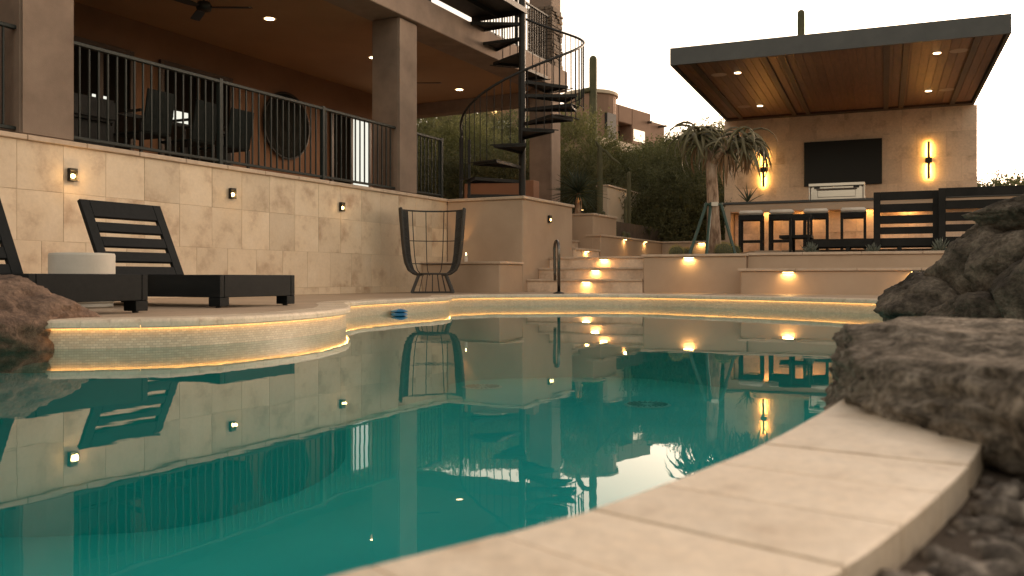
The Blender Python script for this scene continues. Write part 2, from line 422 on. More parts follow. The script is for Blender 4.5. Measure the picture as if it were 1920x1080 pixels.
_ad = _n.new('ShaderNodeMath'); _ad.operation = 'MULTIPLY_ADD'; _ad.inputs[1].default_value = .17
_l.new(_mp.outputs[0], _w1.inputs['Vector']); _l.new(_mp.outputs[0], _w2.inputs['Vector'])
_l.new(_w2.outputs['Fac'], _ad.inputs[0]); _l.new(_w1.outputs['Fac'], _ad.inputs[2])
_bp = _n.new('ShaderNodeBump'); _bp.inputs['Strength'].default_value = 1.0; _bp.inputs['Distance'].default_value = .0008
_l.new(_ad.outputs[0], _bp.inputs['Height'])
_l.new(_bp.outputs[0], _gl.inputs['Normal']); _l.new(_bp.outputs[0], _fr.inputs['Normal'])
_l.new(_fr.outputs[0], _mx.inputs[0]); _l.new(_tr.outputs[0], _mx.inputs[1]); _l.new(_gl.outputs[0], _mx.inputs[2])
_l.new(_mx.outputs[0], _n['Material Output'].inputs[0])
tag(wat.build('pool_water', WATER), kind='structure')

led = MB()
s0, s1 = arc_of(14) + .35, arc_of(33)
n_led = int((s1-s0)/.05)
led.tube([(*on(s0+(s1-s0)*i/n_led, -.0095), .1125) for i in range(n_led+1)], .0045, n=5)
tag(led.build('led_strip', E_LED), 'thin warm led strip glowing under the far pool coping', 'led strip')
for (dx, dy) in ((1.40, 9.1), (-.36, 10.6)):
    dr = thing('drain_cover', 'round slotted drain cover on the pool floor, ' + ('off the palm-like aloe' if dx > 0 else 'below the reflection of the stucco wall'), 'drain cover', (dx, dy, ZF+.004), 0, 'drain covers on the pool floor')
    MB().lathe([(.05,.006),(.23,.006),(.245,0)], 28).build('rim', DRIM, dr)
    mg = MB()
    for k in range(20):
        a = 2*math.pi*k/20; mg.bar((.07*math.cos(a), .07*math.sin(a), .010), (.21*math.cos(a), .21*math.sin(a), .010), .016, .006)
    mg.build('grate', DRAINM, dr)

# coping pieces: each stone its own part
cop = bpy.data.objects.new('pool_coping', None); col.objects.link(cop); tag(cop, kind='structure')
def coping_piece(sa, sb, zt=.152, gap=.0017):
    sa += gap; sb -= gap
    n = 4; V = []; dz = random.uniform(-.0012, .0012)
    prof = [(-.004, .1195), (-.0215, .1195), (-.0225, .106), (-.029, .106), (-.033, .114), (-.033, .136), (-.028, .146), (-.017, zt+dz), (CW-.0015, zt+dz), (CW, zt-.0015+dz), (CW, .105)]
    for i in range(n+1):
        s = sa+(sb-sa)*i/n
        for (o, z) in prof: V.append((*on(s, o), z))
    m = len(prof); fs = []
    for i in range(n):
        for k in range(m): fs.append((i*m+k, i*m+(k+1) % m, (i+1)*m+(k+1) % m, (i+1)*m+k))
    fs.append(tuple(range(m))); fs.append(tuple(n*m+k for k in reversed(range(m))))
    mb = MB(); mb.add(V, fs); me = mb.mesh('coping_stone', COPE)
    bm = bmesh.new(); bm.from_mesh(me); bmesh.ops.recalc_face_normals(bm, faces=bm.faces); bm.to_mesh(me); bm.free()
    piece('coping_stone', me, cop)
cuts = [arc_of(0)-.25, arc_of(0)-.05, arc_of(1)+.06, arc_of(2), arc_of(3), arc_of(4), arc_of(5), arc_of(6)]
s = arc_of(6)
while s < arc_of(9): s += .122; cuts.append(s)
for a, b in zip(cuts[:-1], cuts[1:]): coping_piece(a, b)
s = arc_of(13)
while s < arc_of(33):
    coping_piece(s, s+.14, gap=.0006); s += .14

bed = MB()
for (sa, sb) in ((arc_of(13), arc_of(33)), (arc_of(0)-.25, arc_of(9))):
    n = int((sb-sa)/.04); b0 = len(bed.v)
    for i in range(n+1):
        s_ = sa+(sb-sa)*i/n
        for (o, z) in ((-.021, .1205), (-.024, .147), (CW-.006, .147), (CW-.006, .1205)): bed.v.append(Vector((*on(s_, o), z)))
    for i in range(n):
        for k in range(4): bed.f.append((b0+i*4+k, b0+i*4+(k+1) % 4, b0+(i+1)*4+(k+1) % 4, b0+(i+1)*4+k))
bed.build('mortar_bed', GROUT, cop)
# deck on the house side
inner = [on(s_, CW-.01) for s_ in [arc_of(12)+(arc_of(33)-arc_of(12))*i/260 for i in range(261)]]
outer = [(7.5, 7.5), (10.5, 9.5), (10.5, 12.0), (4.5, 13.2), (2.6, 16.5), (0, 16.5), (-3, 15), (-12, 8), (-12, 1.5), (-6, 1.5)]
dk = MB().prism([(p.x, p.y) for p in inner] + outer, .02, ZD)
tag(dk.build('pool_deck', DECK), kind='structure')
# gravel bed behind the near coping
innerg = [on(s_, CW-.01) for s_ in [arc_of(33)+(ARC[-1]+arc_of(10)-arc_of(33))*i/160 for i in range(161)]]
gb = MB().prism([(p.x, p.y) for p in innerg] + [(-3, -6), (9, -6), (12, 9), (7.5, 9)], .0, .118)
tag(gb.build('gravel_bed', SOIL), kind='structure')
pb = MB()
random.seed(3)
ico = bmesh.new(); bmesh.ops.create_icosphere(ico, subdivisions=1, radius=1)
IV = [v.co.copy() for v in ico.verts]; IF = [tuple(v.index for v in f.verts) for f in ico.faces]; ico.free()
cnt = 0
for _ in range(14000):
    x = random.uniform(-.2, 2.6); y = random.uniform(.2, 3.0)
    j = min(range(0, NO, 2), key=lambda i: (OUT[i].x-x)**2 + (OUT[i].y-y)**2)
    if (Vector((x, y))-OUT[j]).dot(NRM[j]) < CW+.008: continue
    r = .005+.016*random.random()**1.8 + (.012*random.random() if random.random() < .1 else 0)
    sc = Vector((r*random.uniform(.8,1.4), r*random.uniform(.8,1.4), r*random.uniform(.5,.8)))
    rz = Matrix.Rotation(random.uniform(0, 6.28), 4, 'Z') @ Matrix.Rotation(random.uniform(-.5,.5), 4, 'X')
    M_ = Matrix.Translation((x, y, .116+sc.z*.4)) @ rz
    b = len(pb.v)
    pb.v += [M_ @ Vector((v.x*sc.x*random.uniform(.85,1.15), v.y*sc.y*random.uniform(.85,1.15), v.z*sc.z)) for v in IV]
    pb.f += [tuple(b+i for i in f) for f in IF]; cnt += 1
PEBV = mat('gravel_stone', (.035,.028,.022), (.11,.09,.072), (.34,.29,.24), scale=55, rough=.85, ramp=(.35,.5,.68), world_space=True)
tag(pb.build('gravel', PEBV, smooth=True), 'dark brown gravel beside the near coping', None, kind='stuff')

# ------------------------------------------------------------------ rocks
def boulder(name, label, c, size, seed, m, rotz=0, cuts=6, sub=5, rough_amp=1.0, group=None, planes=None, boxy=0):
    bm = bmesh.new(); bmesh.ops.create_icosphere(bm, subdivisions=sub, radius=1)
    rnd = random.Random(seed); off = Vector((seed*3.7, seed*1.3, seed*2.1))
    pl = []
    for _ in range(0 if planes else cuts):
        n = Vector((rnd.uniform(-1,1), rnd.uniform(-1,1), rnd.uniform(-.6,1))).normalized(); pl.append((n, rnd.uniform(.66,.93)))
    for q, d in (planes or []): pl.append((Vector(q).normalized(), d))
    for v in bm.verts:
        n = v.co.normalized()
        r = 1 + .22*noise.noise(n*1.1+off) + .13*noise.noise(n*2.4+off*2)
        if boxy: r *= (abs(n.x)**boxy+abs(n.y)**boxy+abs(n.z)**boxy)**(-1/boxy)
        p = n*r
        for (q, d) in pl:
            e = p.dot(q)-d
            if e > 0: p = p - q*e*.95
        p += n*rough_amp*(.06*noise.noise(p*4+off) - .05*max(0, .12-abs(noise.noise(p*3.2+off*.7)))/.12 + .035*(abs(noise.noise(p*9+off))-.3) + (.022 if not boxy else .04)*noise.noise(p*18+off) + (.012 if not boxy else .03)*noise.noise(p*40+off))
        v.co = Vector((p.x*size[0], p.y*size[1], p.z*size[2]))
    me = bpy.data.meshes.new(name); bm.to_mesh(me); bm.free(); me.materials.append(m)
    for p in me.polygons: p.use_smooth = True
    o = piece(name, me, None, c, rotz); tag(o, label, 'boulder', group)
    return o
boulder('boulder', 'reddish brown boulder at the water edge beside the black loungers', (-2.72, 4.62, .13), (.60, .52, .28), 5, ROCKB, .3, cuts=11)
boulder('boulder', 'rough grey boulder lying low on the near end of the pale coping', (1.0, 1.40, .085), (.50, .66, .185), 12, ROCKC, .0, rough_amp=.8, sub=6, boxy=5,
        planes=[((-.914,.406,.05),.86),((-.1,-1,.1),1.0),((.05,-.15,1),.99)])
RG = 'boulders of the rock cascade'
for (lab, c_, sz, sd_, rz) in (
    ('flat topped boulder jutting out over the water, left end of the rock cascade', (3.07, 6.45, .17), (.40, .42, .27), 21, .2),
    ('tall dark boulder forming the middle of the rock cascade', (3.56, 6.35, .36), (.52, .60, .50), 34, .5),
    ('overhanging slab crowning the rock cascade', (3.75, 6.1, .80), (.56, .50, .20), 42, -.3),
    ('low rounded boulder at the waterline in front of the rock cascade', (3.14, 5.82, .04), (.40, .42, .33), 55, .9),
    ('bulky boulder at the foot of the rock cascade by the frame edge', (3.45, 5.45, .20), (.50, .50, .48), 63, .1),
    ('rounded boulder wedged below the crowning slab of the rock cascade', (3.45, 6.0, .46), (.34, .34, .30), 71, 1.3),
    ('dark boulder filling the gap between foot and crown of the rock cascade', (3.75, 5.75, .45), (.42, .40, .34), 83, .7),
    ('small block perched on the left shoulder of the rock cascade', (3.44, 6.35, .58), (.22, .26, .20), 91, .4)):
    boulder('boulder', lab, c_, sz, sd_, ROCKA, rz, cuts=16, group=RG)

# ------------------------------------------------------------------ travertine retaining wall under the house
def wall_lights(): pass
rw = thing('retaining_wall', 'travertine tiled retaining wall below the house patio', 'wall', C0, HA)
MB().box(-.32, -.004, -11, 0, .05, 1.595).build('core', GROUT, rw)
rows = [(.152, .245), (.245, .70), (.70, 1.155), (1.155, 1.598)]
TW = .455
random.seed(5)
tile_me = {}
for ri, (z0, z1) in enumerate(rows):
    y = 0.0 - (.0 if ri != 1 else .22)
    if ri == 1:
        MB().box(-.02, 0, -.22+.002, -.002, z0+.002, z1-.002).build('tile', TRAV, rw, bevel=.002)
    while y > -10.5:
        w = TW
        key = ri
        if key not in tile_me:
            tile_me[key] = MB().box(-.02, 0, -TW+.0012, -.0012, z0+.0012, z1-.0012).mesh('tile', TRAV, bevel=.002)
        piece('tile', tile_me[key], rw, (random.uniform(-.0012, .0015), y, 0))
        y -= w
capm = MB().box(-.34, .035, -.598, -.002, 1.598, 1.645).mesh('cap_stone', CAPM, bevel=.006)
y = 0
while y > -10.5: piece('cap_stone', capm, rw, (0, y, random.uniform(-.001, .001))); y -= .6

# raised stucco platform wall with the return and the low bench
pw = thing('platform_wall', 'tan stucco wall of the raised platform under the spiral stair', 'wall', C0, HA)
MB().box(.003, 1.373, 0, 1.94, .05, 1.595).build('stucco_block', STUC, pw, bevel=.012)
for (x0, x1, y0, y1) in ((.037, .72, -.035, .25), (.722, 1.41, -.035, .25), (1.1, 1.41, .252, 1.1), (1.1, 1.41, 1.102, 1.96)):
    MB().box(x0, x1, y0, y1, 1.596, 1.640).build('cap_stone', CAPM, pw, bevel=.006)
bn = thing('garden_bench', 'low built-in stucco bench against the platform wall behind the wire chair', 'bench', C0, HA)
MB().box(.004, 1.37, -.75, -.003, .14, .575).build('bench_base', STUC, bn, bevel=.012)
for x0, x1 in ((.004, .7), (.703, 1.40)): MB().box(x0, x1, -.785, -.003, .576, .612).build('cap_stone', CAPM, bn, bevel=.005)
pf = MB().box(-4, -.33, -11, 6, 1.2, 1.6); tag(pf.build('patio_floor', STUC, None, loc=C0, rotz=HA), kind='structure')
tag(MB().box(-4, 1.0, 4.55, 12, .6, 1.55).build('back_yard', SOIL, None, loc=C0, rotz=HA), kind='structure')

# ------------------------------------------------------------------ lights on walls
def wall_lamp(label, v, u, z, rotz, power=1.2):
    t = thing('wall_light', label, 'wall light', hp(v, u, z), rotz, 'small square wall lights')
    MB().box(-.04, .04, -.004, .0, -.06, .06).box(-.04, .04, -.045, -.004, .035, .06).box(-.04, -.033, -.045, -.004, -.06, .035).box(.033, .04, -.045, -.004, -.06, .035).box(-.033, .033, -.045, -.004, -.06, -.045).build('housing', IRON, t, bevel=.002)
    MB().lathe([(.004,-.02),(.016,-.014),(.02,0),(.016,.014),(.004,.02)], 12, (0, -.026, -.012)).build('bulb', E_BULB, t, smooth=True)
    lamp('POINT', power, WARM, t, (0, -.07, -.02), rad=.02)
    return t
wl_z = []
for k, (lab, px, py) in enumerate((('lit square wall light high on the tiled wall behind the left lounger', 133, 328),
                                   ('lit square wall light on the tiled wall right of the slatted lounger back', 433, 363),
                                   ('lit square wall light on the tiled wall nearest the wire chair', 639, 388))):
    kx = (px-960)/F; u = (-1.055-14.27*kx)/(.889*kx-.458)
    Y = 14.27+.889*u
    wall_lamp(lab, .002, u, CH+(HY-py)/F*Y, HA+R(90), 1.2 if k == 0 else .35)
wall_lamp('dim square wall light on the tan stucco platform wall by the steps', 1.376, .95, CH+(HY-411)/F*14.5, HA+R(90), .12)

def step_light(label, pos, rotz, power=1.0, w=.14):
    """pos: point on the wall under the cap; local -y points out of the wall"""
    t = thing('step_light', label, 'step light', pos, rotz, 'slim warm lights under the cap stones')
    MB().box(-w/2, w/2, -.055, 0, -.008, .006).build('housing', IRON, t, bevel=.002)
    MB().box(-w/2+.012, w/2-.012, -.048, -.008, -.013, -.0085).build('lens', E_STEP, t)
    lamp('AREA', power, WARM, t, (0, -.03, -.016), (R(-12), 0, 0), w-.03, .03)
    return t

# ------------------------------------------------------------------ house
hs = thing('house', 'brown stucco house with a covered patio and a deck above', 'house', C0, HA)
colm = None
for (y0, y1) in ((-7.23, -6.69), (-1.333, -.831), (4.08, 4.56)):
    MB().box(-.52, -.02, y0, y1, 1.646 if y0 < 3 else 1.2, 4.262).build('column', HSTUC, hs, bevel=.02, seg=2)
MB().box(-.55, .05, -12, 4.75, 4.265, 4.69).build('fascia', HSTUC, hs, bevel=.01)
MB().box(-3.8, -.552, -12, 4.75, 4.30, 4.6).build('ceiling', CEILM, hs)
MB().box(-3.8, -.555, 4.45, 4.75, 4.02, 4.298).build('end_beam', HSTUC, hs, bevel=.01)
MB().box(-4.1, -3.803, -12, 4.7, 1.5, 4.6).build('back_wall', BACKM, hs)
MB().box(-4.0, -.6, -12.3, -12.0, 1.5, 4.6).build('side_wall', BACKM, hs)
def door(y0, y1, z1, lit=None, w=.07):  # lit makes the second pane glow, imitating sky reflected in its glass
    fr = MB()
    fr.box(-3.80, -3.74, y0, y0+w, 1.6, z1).box(-3.80, -3.74, y1-w, y1, 1.6, z1).box(-3.80, -3.74, y0+w, y1-w, z1-w, z1).box(-3.80, -3.74, (y0+y1)/2-w/2, (y0+y1)/2+w/2, 1.6, z1-w)
    d = fr.build('door', BEAM, hs, bevel=.004)
    MB().box(-3.795, -3.77, y0+w, (y0+y1)/2-w/2, 1.61, z1-w).build('pane', PANE, d)
    MB().box(-3.795, -3.77, (y0+y1)/2+w/2, y1-w, 1.61, z1-w).build('pane', E_SKYREFL if lit else PANE, d)
door(-2.455, -.924, 3.80); door(-4.1, -2.95, 3.80); door(1.73, 3.05, 3.72, lit=True); door(-7.5, -5.6, 3.8)  # lit=True: glowing pane imitates sky reflected in the glass
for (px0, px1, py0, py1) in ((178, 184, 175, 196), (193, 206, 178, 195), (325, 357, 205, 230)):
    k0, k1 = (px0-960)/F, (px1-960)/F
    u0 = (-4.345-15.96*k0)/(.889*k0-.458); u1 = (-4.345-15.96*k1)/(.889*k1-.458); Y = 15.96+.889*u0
    MB().box(-3.768, -3.755, u0, u1, CH+(HY-py1)/F*Y, CH+(HY-py0)/F*Y).build('painted_sky_reflection', E_SKYREFL, hs)  # added glowing patches imitating sky reflections in the dark door glass
# upper storey
MB().box(-.52, -.02, 4.08, 4.56, 4.692, 8.2).build('upper_column', HSTUC, hs, bevel=.02)
MB().box(-9, -3.8, -12, 4.4, 4.61, 8.2).build('upper_wall', HSTUC, hs)
st = MB(); random.seed(9)
for face in (0, 1):
    z = 4.70
    while z < 5.85:
        h = random.uniform(.05, .10); a = 0
        while a < .52:
            w = min(random.uniform(.10, .26), .52-a)
            if w < .03: break
            dpt = random.uniform(.02, .055)
            if face == 0: st.box(-.53+a, -.53+a+w-.008, 4.08-dpt, 4.08, z, z+h-.008)
            else: st.box(-.02, -.02+dpt, 4.06+a, 4.06+a+w-.008, z, z+h-.008)
            a += w
        z += h
tag(st.build('stone_cladding', STONE, hs, bevel=.006), kind='stuff')
disc = thing('wall_disc', 'large round metal wall ornament on the patio back wall', 'wall ornament', hp(-3.795, .45, 3.2), HA)
dm = MB(); Mx = Matrix.Rotation(R(90), 4, 'Y')
dm.lathe([(.60,0),(.62,.015),(.60,.03),(.52,.035),(.44,.02),(.30,.05),(.12,.035),(.05,.06)], 40, M=Mx)
dm.build('plate', DISC, disc, smooth=False)
rim = MB(); rim.tube([(.035, .61*math.cos(a*math.pi/24), .61*math.sin(a*math.pi/24)) for a in range(48)], .022, 6, closed=True); rim.build('rim', IRON, disc)
for k, u in enumerate((-2.03, .61, 3.6)):
    cl = thing('ceiling_light', ('lit round downlight in the patio ceiling left of the square column', 'lit downlight half hidden at the square column', 'lit downlight in the patio ceiling nearest the spiral stair')[k], 'ceiling light', hp(-1.9, u, 4.299), HA, 'patio ceiling lights')
    MB().lathe([(.075,-.002),(.10,-.008),(.105,0)], 20).build('trim', CAPM, cl)
    MB().lathe([(.07,-.010),(.07,-.0085)], 20).build('lens', E_CEIL, cl)
    lamp('SPOT', 22, (1,.55,.22), cl, (0,0,-.05), spot=R(150), rad=.06)
for k, (v, u, rz) in enumerate(((-1.64, -3.57, .5), (-1.79, 1.5, .48))):
    fn = thing('ceiling_fan', ('dark three bladed ceiling fan at the top left of the patio', 'dark ceiling fan between square column and spiral stair')[k], 'ceiling fan', hp(v, u, 4.298), HA+rz, 'patio ceiling fans')
    MB().lathe([(.06,-.03),(.06,0)], 16).lathe([(.012,-.22),(.012,-.03)], 8).build('rod', IRON, fn)
    MB().lathe([(.03,-.34),(.09,-.33),(.11,-.28),(.08,-.22),(.02,-.21)], 20).build('motor', IRON, fn, smooth=True)
    for b in range(3):
        a = b*2*math.pi/3; M_ = Matrix.Rotation(a, 4, 'Z') @ Matrix.Translation((0,0,-.29)) @ Matrix.Rotation(R(10), 4, 'X')
        MB().prism([(.09,-.035),(.25,-.065),(.62,-.075),(.64,-.02),(.64,.05),(.25,.055),(.09,.03)], -.006, .006, M_).build('blade', IRON, fn)

# ------------------------------------------------------------------ railings
def railing(label, y0, y1, x, z0, h, posts, frame=True, sp=.105, start_skip=None):
    t = thing('railing', label, 'railing', C0+Vector((0,0,z0)), HA, 'dark metal balustrades')
    MB().box(x-.025, x+.025, y0, y1, h-.035, h).build('top_rail', RAILM, t, bevel=.004)
    MB().box(x-.018, x+.018, y0, y1, .045, .075).build('bottom_rail', RAILM, t, bevel=.003)
    for p in posts: MB().box(x-.028, x+.028, p-.028, p+.028, 0, h+.015).build('post', RAILM, t, bevel=.004)
    me = MB().box(-.008, .008, -.008, .008, .075, h-.035).mesh('baluster', RAILM)
    n = int((y1-y0)/sp)
    for i in range(1, n):
        y = y0+(y1-y0)*i/n
        if all(abs(y-p) > .04 for p in posts): piece('baluster', me, t, (x, y, 0))
    return t
def u_of(px, v=0.0):
    k = (px-960)/F; X0 = -1.055+.889*v; Y0 = 14.27-.458*v
    return (X0-Y0*k)/(.889*k-.458)
RX = -.10
railing('dark balustrade between the two square columns, in front of the dining set', -6.69, -1.334, RX, 1.646, .98, [u_of(412, RX), u_of(605, RX)])
railing('short dark balustrade left of the left square column', -9.4, -7.232, RX, 1.646, .98, [-8.6])
railing('short dark balustrade between the right square column and the spiral stair', -.829, .02, RX, 1.646, .98, [-.02])
railing('balustrade on the upper deck behind the top of the spiral stair', 1.15, 4.06, -.06, 4.692, 1.0, [1.2, 2.6])
railing('balustrade on the upper deck above the patio, left of the stair landing', -6, -.40, -.06, 4.692, 1.0, [-.45, -2.2, -4])

# ------------------------------------------------------------------ spiral stair
SC = Vector((.172, 14.9, 1.6)); RISE = .243; SR = .93
sp = thing('spiral_stair', 'dark metal spiral stair climbing from the platform to the upper deck', 'spiral stair', SC, 0)
MB().lathe([(.11,0),(.11,.02),(.058,.022),(.058,4.35),(.03,4.37)], 16).build('pole', IRON, sp, smooth=False)
tz = []
for i in range(13):
    a0, a1 = R(150+30*i), R(150+30*i+33); z = .18 + RISE*i; tz.append((a0, a1, z))
    pts = [(.055*math.cos(a0), .055*math.sin(a0)), (SR*math.cos(a0), SR*math.sin(a0)), (SR*1.01*math.cos((a0+a1)/2), SR*1.01*math.sin((a0+a1)/2)), (SR*math.cos(a1), SR*math.sin(a1)), (.055*math.cos(a1), .055*math.sin(a1))]
    mt = MB().prism(pts, z-.008, z)
    # folded edge skirts along both long edges
    for a in (a0, a1): mt.bar((.06*math.cos(a), .06*math.sin(a), z-.03), (SR*math.cos(a), SR*math.sin(a), z-.03), .01, .045)
    mt.bar((SR*.99*math.cos(a0), SR*.99*math.sin(a0), z-.03), (SR*.99*math.cos(a1), SR*.99*math.sin(a1), z-.03), .012, .045)
    mt.build('tread', IRON, sp)
ld = MB().prism([(-1.02, -1.35), (.06, -1.35), (.06, .06), (-1.02, .06)], -.012, 0, Matrix.Translation((0,0,.18+RISE*13)) @ Matrix.Rotation(HA, 4, 'Z'))
for (a, b) in (((-1.02,-1.35),(.06,-1.35)), ((.06,-1.35),(.06,.06)), ((.06,.06),(-1.02,.06)), ((-.48,-1.35),(-.48,.06))):
    pa, pb_ = rot2(HA, *a), rot2(HA, *b); zz = .18+RISE*13-.05
    ld.bar((pa.x, pa.y, zz), (pb_.x, pb_.y, zz), .012, .09)
ld.build('landing', IRON, sp)
RR = 1.04
def rail_z(deg): return .18 + RISE*(deg-165)/30 + 1.0
def rail_p(deg, dz=0): a = R(deg); return (RR*math.cos(a), RR*math.sin(a), rail_z(deg)+dz)
pts = [rail_p(172+3*i) for i in range(int((172+330-172)/3)+1)]
hrl = MB().tube([( -RR*1.0, .10, .95), (-RR*1.02, .13, .98), *pts[0:1]] + pts[1:], .021, 8); hrl.build('handrail', IRON, sp, smooth=True)
for i in range(1, 12):
    for k in range(4):
        deg = 150+30*i+4+7.5*k
        if deg < 175 or deg > 500: continue
        a = R(deg); z = .18+RISE*i-.04
        MB().tube([(RR*math.cos(a), RR*math.sin(a), z), (RR*math.cos(a), RR*math.sin(a), rail_z(deg))], .0075, 5).build('baluster', IRON, sp)
    a0, a1, z = tz[i]
    MB().tube([(RR*math.cos(a0+(a1-a0)*q/4), RR*math.sin(a0+(a1-a0)*q/4), z-.03) for q in range(5)], .010, 5).build('tread_edge', IRON, sp)
MB().box(-RR-.03, -RR+.03, .07, .13, 0, 1.15).build('newel_post', IRON, sp, bevel=.004)
MB().box(-RR+.12, -RR+.17, -.08, -.03, 0, 1.1).build('newel_post', IRON, sp, bevel=.004)

# low walls seen behind the stair
lw = thing('low_wall', 'red brown low stucco wall behind the foot of the spiral stair', 'wall', C0, HA)
MB().box(-1.2, .30, 2.6, 2.85, 1.5, 2.20).build('stucco_block', REDST, lw, bevel=.01)
MB().box(-.98, -.36, 2.57, 2.88, 2.201, 2.26).build('cap_stone', CREAM, lw, bevel=.005)
lw2 = thing('low_wall', 'pale capped garden wall beyond the patio end', 'wall', C0, HA)
MB().box(-3.5, -.3, 8.0, 8.25, 1.0, 2.45).build('stucco_block', CREAM, lw2, bevel=.01)
MB().box(-3.55, -.25, 7.96, 8.29, 2.451, 2.52).build('cap_stone', CAPM, lw2, bevel=.005)

# ------------------------------------------------------------------ steps, planters, garden walls
stp = thing('garden_steps', 'wide travertine steps with lit risers beside the platform wall', 'steps', C0, HA)
V0, V1 = 1.376, 3.262
for k, (u, z0, z1) in enumerate(((.15, .14, .35), (.576, .34, .53), (.98, .52, .71))):
    MB().box(V0, V1, u, u+.9 if k < 2 else u+.25, z0, z1-.036).build('riser', TRAVP, stp, bevel=.003)
    for j in range(3):
        a = V0+(V1-V0)*j/3; b = V0+(V1-V0)*(j+1)/3
        MB().box(a+.001, b-.001, u-.028, u+.45, z1-.035, z1).build('tread_stone', CAPM, stp, bevel=.006)
up = thing('garden_steps', 'two upper steps turning left behind the platform wall', 'steps', C0, HA)
MB().box(1.0, 1.40, 1.965, 3.13, .70, .855).build('riser', TRAVP, up, bevel=.003)
MB().box(.95, 1.425, 1.965, 3.15, .856, .892).build('tread_stone', CAPM, up, bevel=.005)
MB().box(.3, .98, 1.965, 3.13, .70, 1.035).build('riser', TRAVP, up, bevel=.003)
MB().box(.3, 1.01, 1.965, 3.13, 1.036, 1.072).build('tread_stone', CAPM, up, bevel=.005)
for k, (px, u, z) in enumerate(((1100, .15, .312), (1117, .576, .492), (1133, .98, .672))):
    kx = (px-960)/F
    # solve v on line u
    X0 = -1.055+.458*u; Y0 = 14.27+.889*u; v = (X0-Y0*kx)/(-.458*kx-.889)
    step_light('warm step light under the %s wide step' % ('lowest', 'middle', 'top')[k], hp(v, u, z), HA, .9)
step_light('warm step light under the small upper step beside the platform wall', hp(1.402, u_of(1098, 1.402), .850), HA+R(90), .9)

tw = thing('planter_wall', 'high stucco planter block under the spiky yucca', 'wall', C0, HA)
MB().box(-.2, 1.27, 3.16, 4.4, .6, 1.545).build('stucco_block', STUC, tw, bevel=.012)
MB().box(-.22, 1.295, 3.135, 4.4, 1.546, 1.585).build('cap_stone', CAPM, tw, bevel=.005)
gw = thing('garden_wall', 'stucco garden wall with warm lights behind the steps', 'wall', C0, HA)
MB().box(1.16, 1.42, 3.165, 7.1, .6, 1.145).box(1.42, 3.9, 6.88, 7.1, .6, 1.145).build('stucco_block', STUC, gw, bevel=.01)
for a in range(6):
    MB().box(1.13, 1.45, 3.13+a*.62+.002, 3.13+(a+1)*.62-.002, 1.146, 1.183).build('cap_stone', CAPM, gw, bevel=.005)
MB().box(1.13, 3.93, 6.852, 7.13, 1.147, 1.184).build('cap_stone', CAPM, gw, bevel=.005)
for k, px in enumerate((1170, 1208)):
    step_light(('warm light under the garden wall cap, the one nearer the steps', 'warm light under the garden wall cap, the one farther from the steps')[k], hp(1.422, u_of(px, 1.422), 1.14), HA+R(90), .9, w=.10)
step_light('warm light on the back garden wall behind the aloe stakes', hp(2.33, 6.878, 1.14), HA, 1.2, w=.16)

# planter and ledges in the pavilion frame (pool side), local x along the front
PF = Vector((1.923, 12.9, 0))
pl = thing('planter_wall', 'low stucco planter wall holding the staked aloe tree', 'wall', PF, PA)
MB().box(0, 1.47, 0, .22, .13, .672).box(0, .2, .22, 2.0, .13, .672).build('stucco_block', STUC, pl, bevel=.012)
for j in range(2): MB().box(-.03+j*.765, -.03+(j+1)*.765-.003, -.03, .25, .673, .71).build('cap_stone', CAPM, pl, bevel=.005)
tag(MB().box(.2, 9, .22, 3.1, .3, .66).build('planting_bed', SOIL, None, loc=PF, rotz=PA), kind='structure')
rw2 = thing('retaining_wall', 'upper stucco ledge wall in front of the pavilion terrace', 'wall', PF, PA)
MB().box(1.472, 7.5, .10, .32, .13, .682).build('stucco_block', STUC, rw2, bevel=.01)
for j in range(8): MB().box(1.472+j*.75, 1.472+(j+1)*.75-.003, .07, .35, .683, .722).build('cap_stone', CAPM, rw2, bevel=.005)
bl = thing('garden_bench', 'long low stucco ledge with two warm lights facing the pool', 'bench', PF, PA)
MB().box(1.445, 7.5, -.34, .098, .13, .458).build('bench_base', STUC, bl, bevel=.012)
for j in range(8): MB().box(1.41+j*.76, 1.41+(j+1)*.76-.003, -.372, .098, .459, .497).build('cap_stone', CAPM, bl, bevel=.005)
def pfp(x, y, z): p = PF + rot2(PA, x, y); p.z = z; return p
def x_of(px, y):   # local x on a line of the planter frame that shows at photo column px
    k = (px-960)/F; o = PF + rot2(PA, 0, y); c, s_ = math.cos(PA), math.sin(PA)
    return (k*o.y-o.x)/(c-k*s_)
step_light('warm light under the cap of the aloe planter', pfp(x_of(1292, 0), 0, .666), PA, 1.3, w=.16)
step_light('warm light under the long pool ledge, the one by the aloe planter', pfp(x_of(1478, -.34), -.34, .452), PA, 1.3, w=.16)
step_light('warm light under the long pool ledge, beside the rock cascade', pfp(x_of(1720, -.34), -.34, .452), PA, 1.3, w=.16)

# terrace floors
tag(MB().prism([tuple(hp(1.38, 1.22).xy), tuple(hp(3.27, 1.22).xy), tuple(pfp(.2, 3.0, 0).xy), tuple(pp(-1.2, -3.5).xy), tuple(pp(-1.2, 1).xy), tuple(hp(1.3, 7.0).xy)], .3, .705).build('terrace_floor', DECK), kind='structure')
tag(MB().prism([tuple(pfp(1.2, 3.0, 0).xy), tuple(pfp(9, 3.0, 0).xy), tuple(pp(9, 1.5).xy), tuple(pp(-1.0, 1.5).xy)], .3, .84).build('pavilion_floor', DECK), kind='structure')
tag(MB().prism([tuple(pfp(1.6, 1.0, 0).xy), tuple(pfp(9, 1.0, 0).xy), tuple(pfp(9, 2.998, 0).xy), tuple(pfp(1.6, 2.998, 0).xy)], .3, .74).build('lounge_floor', DECK), kind='structure')
ZP = .84

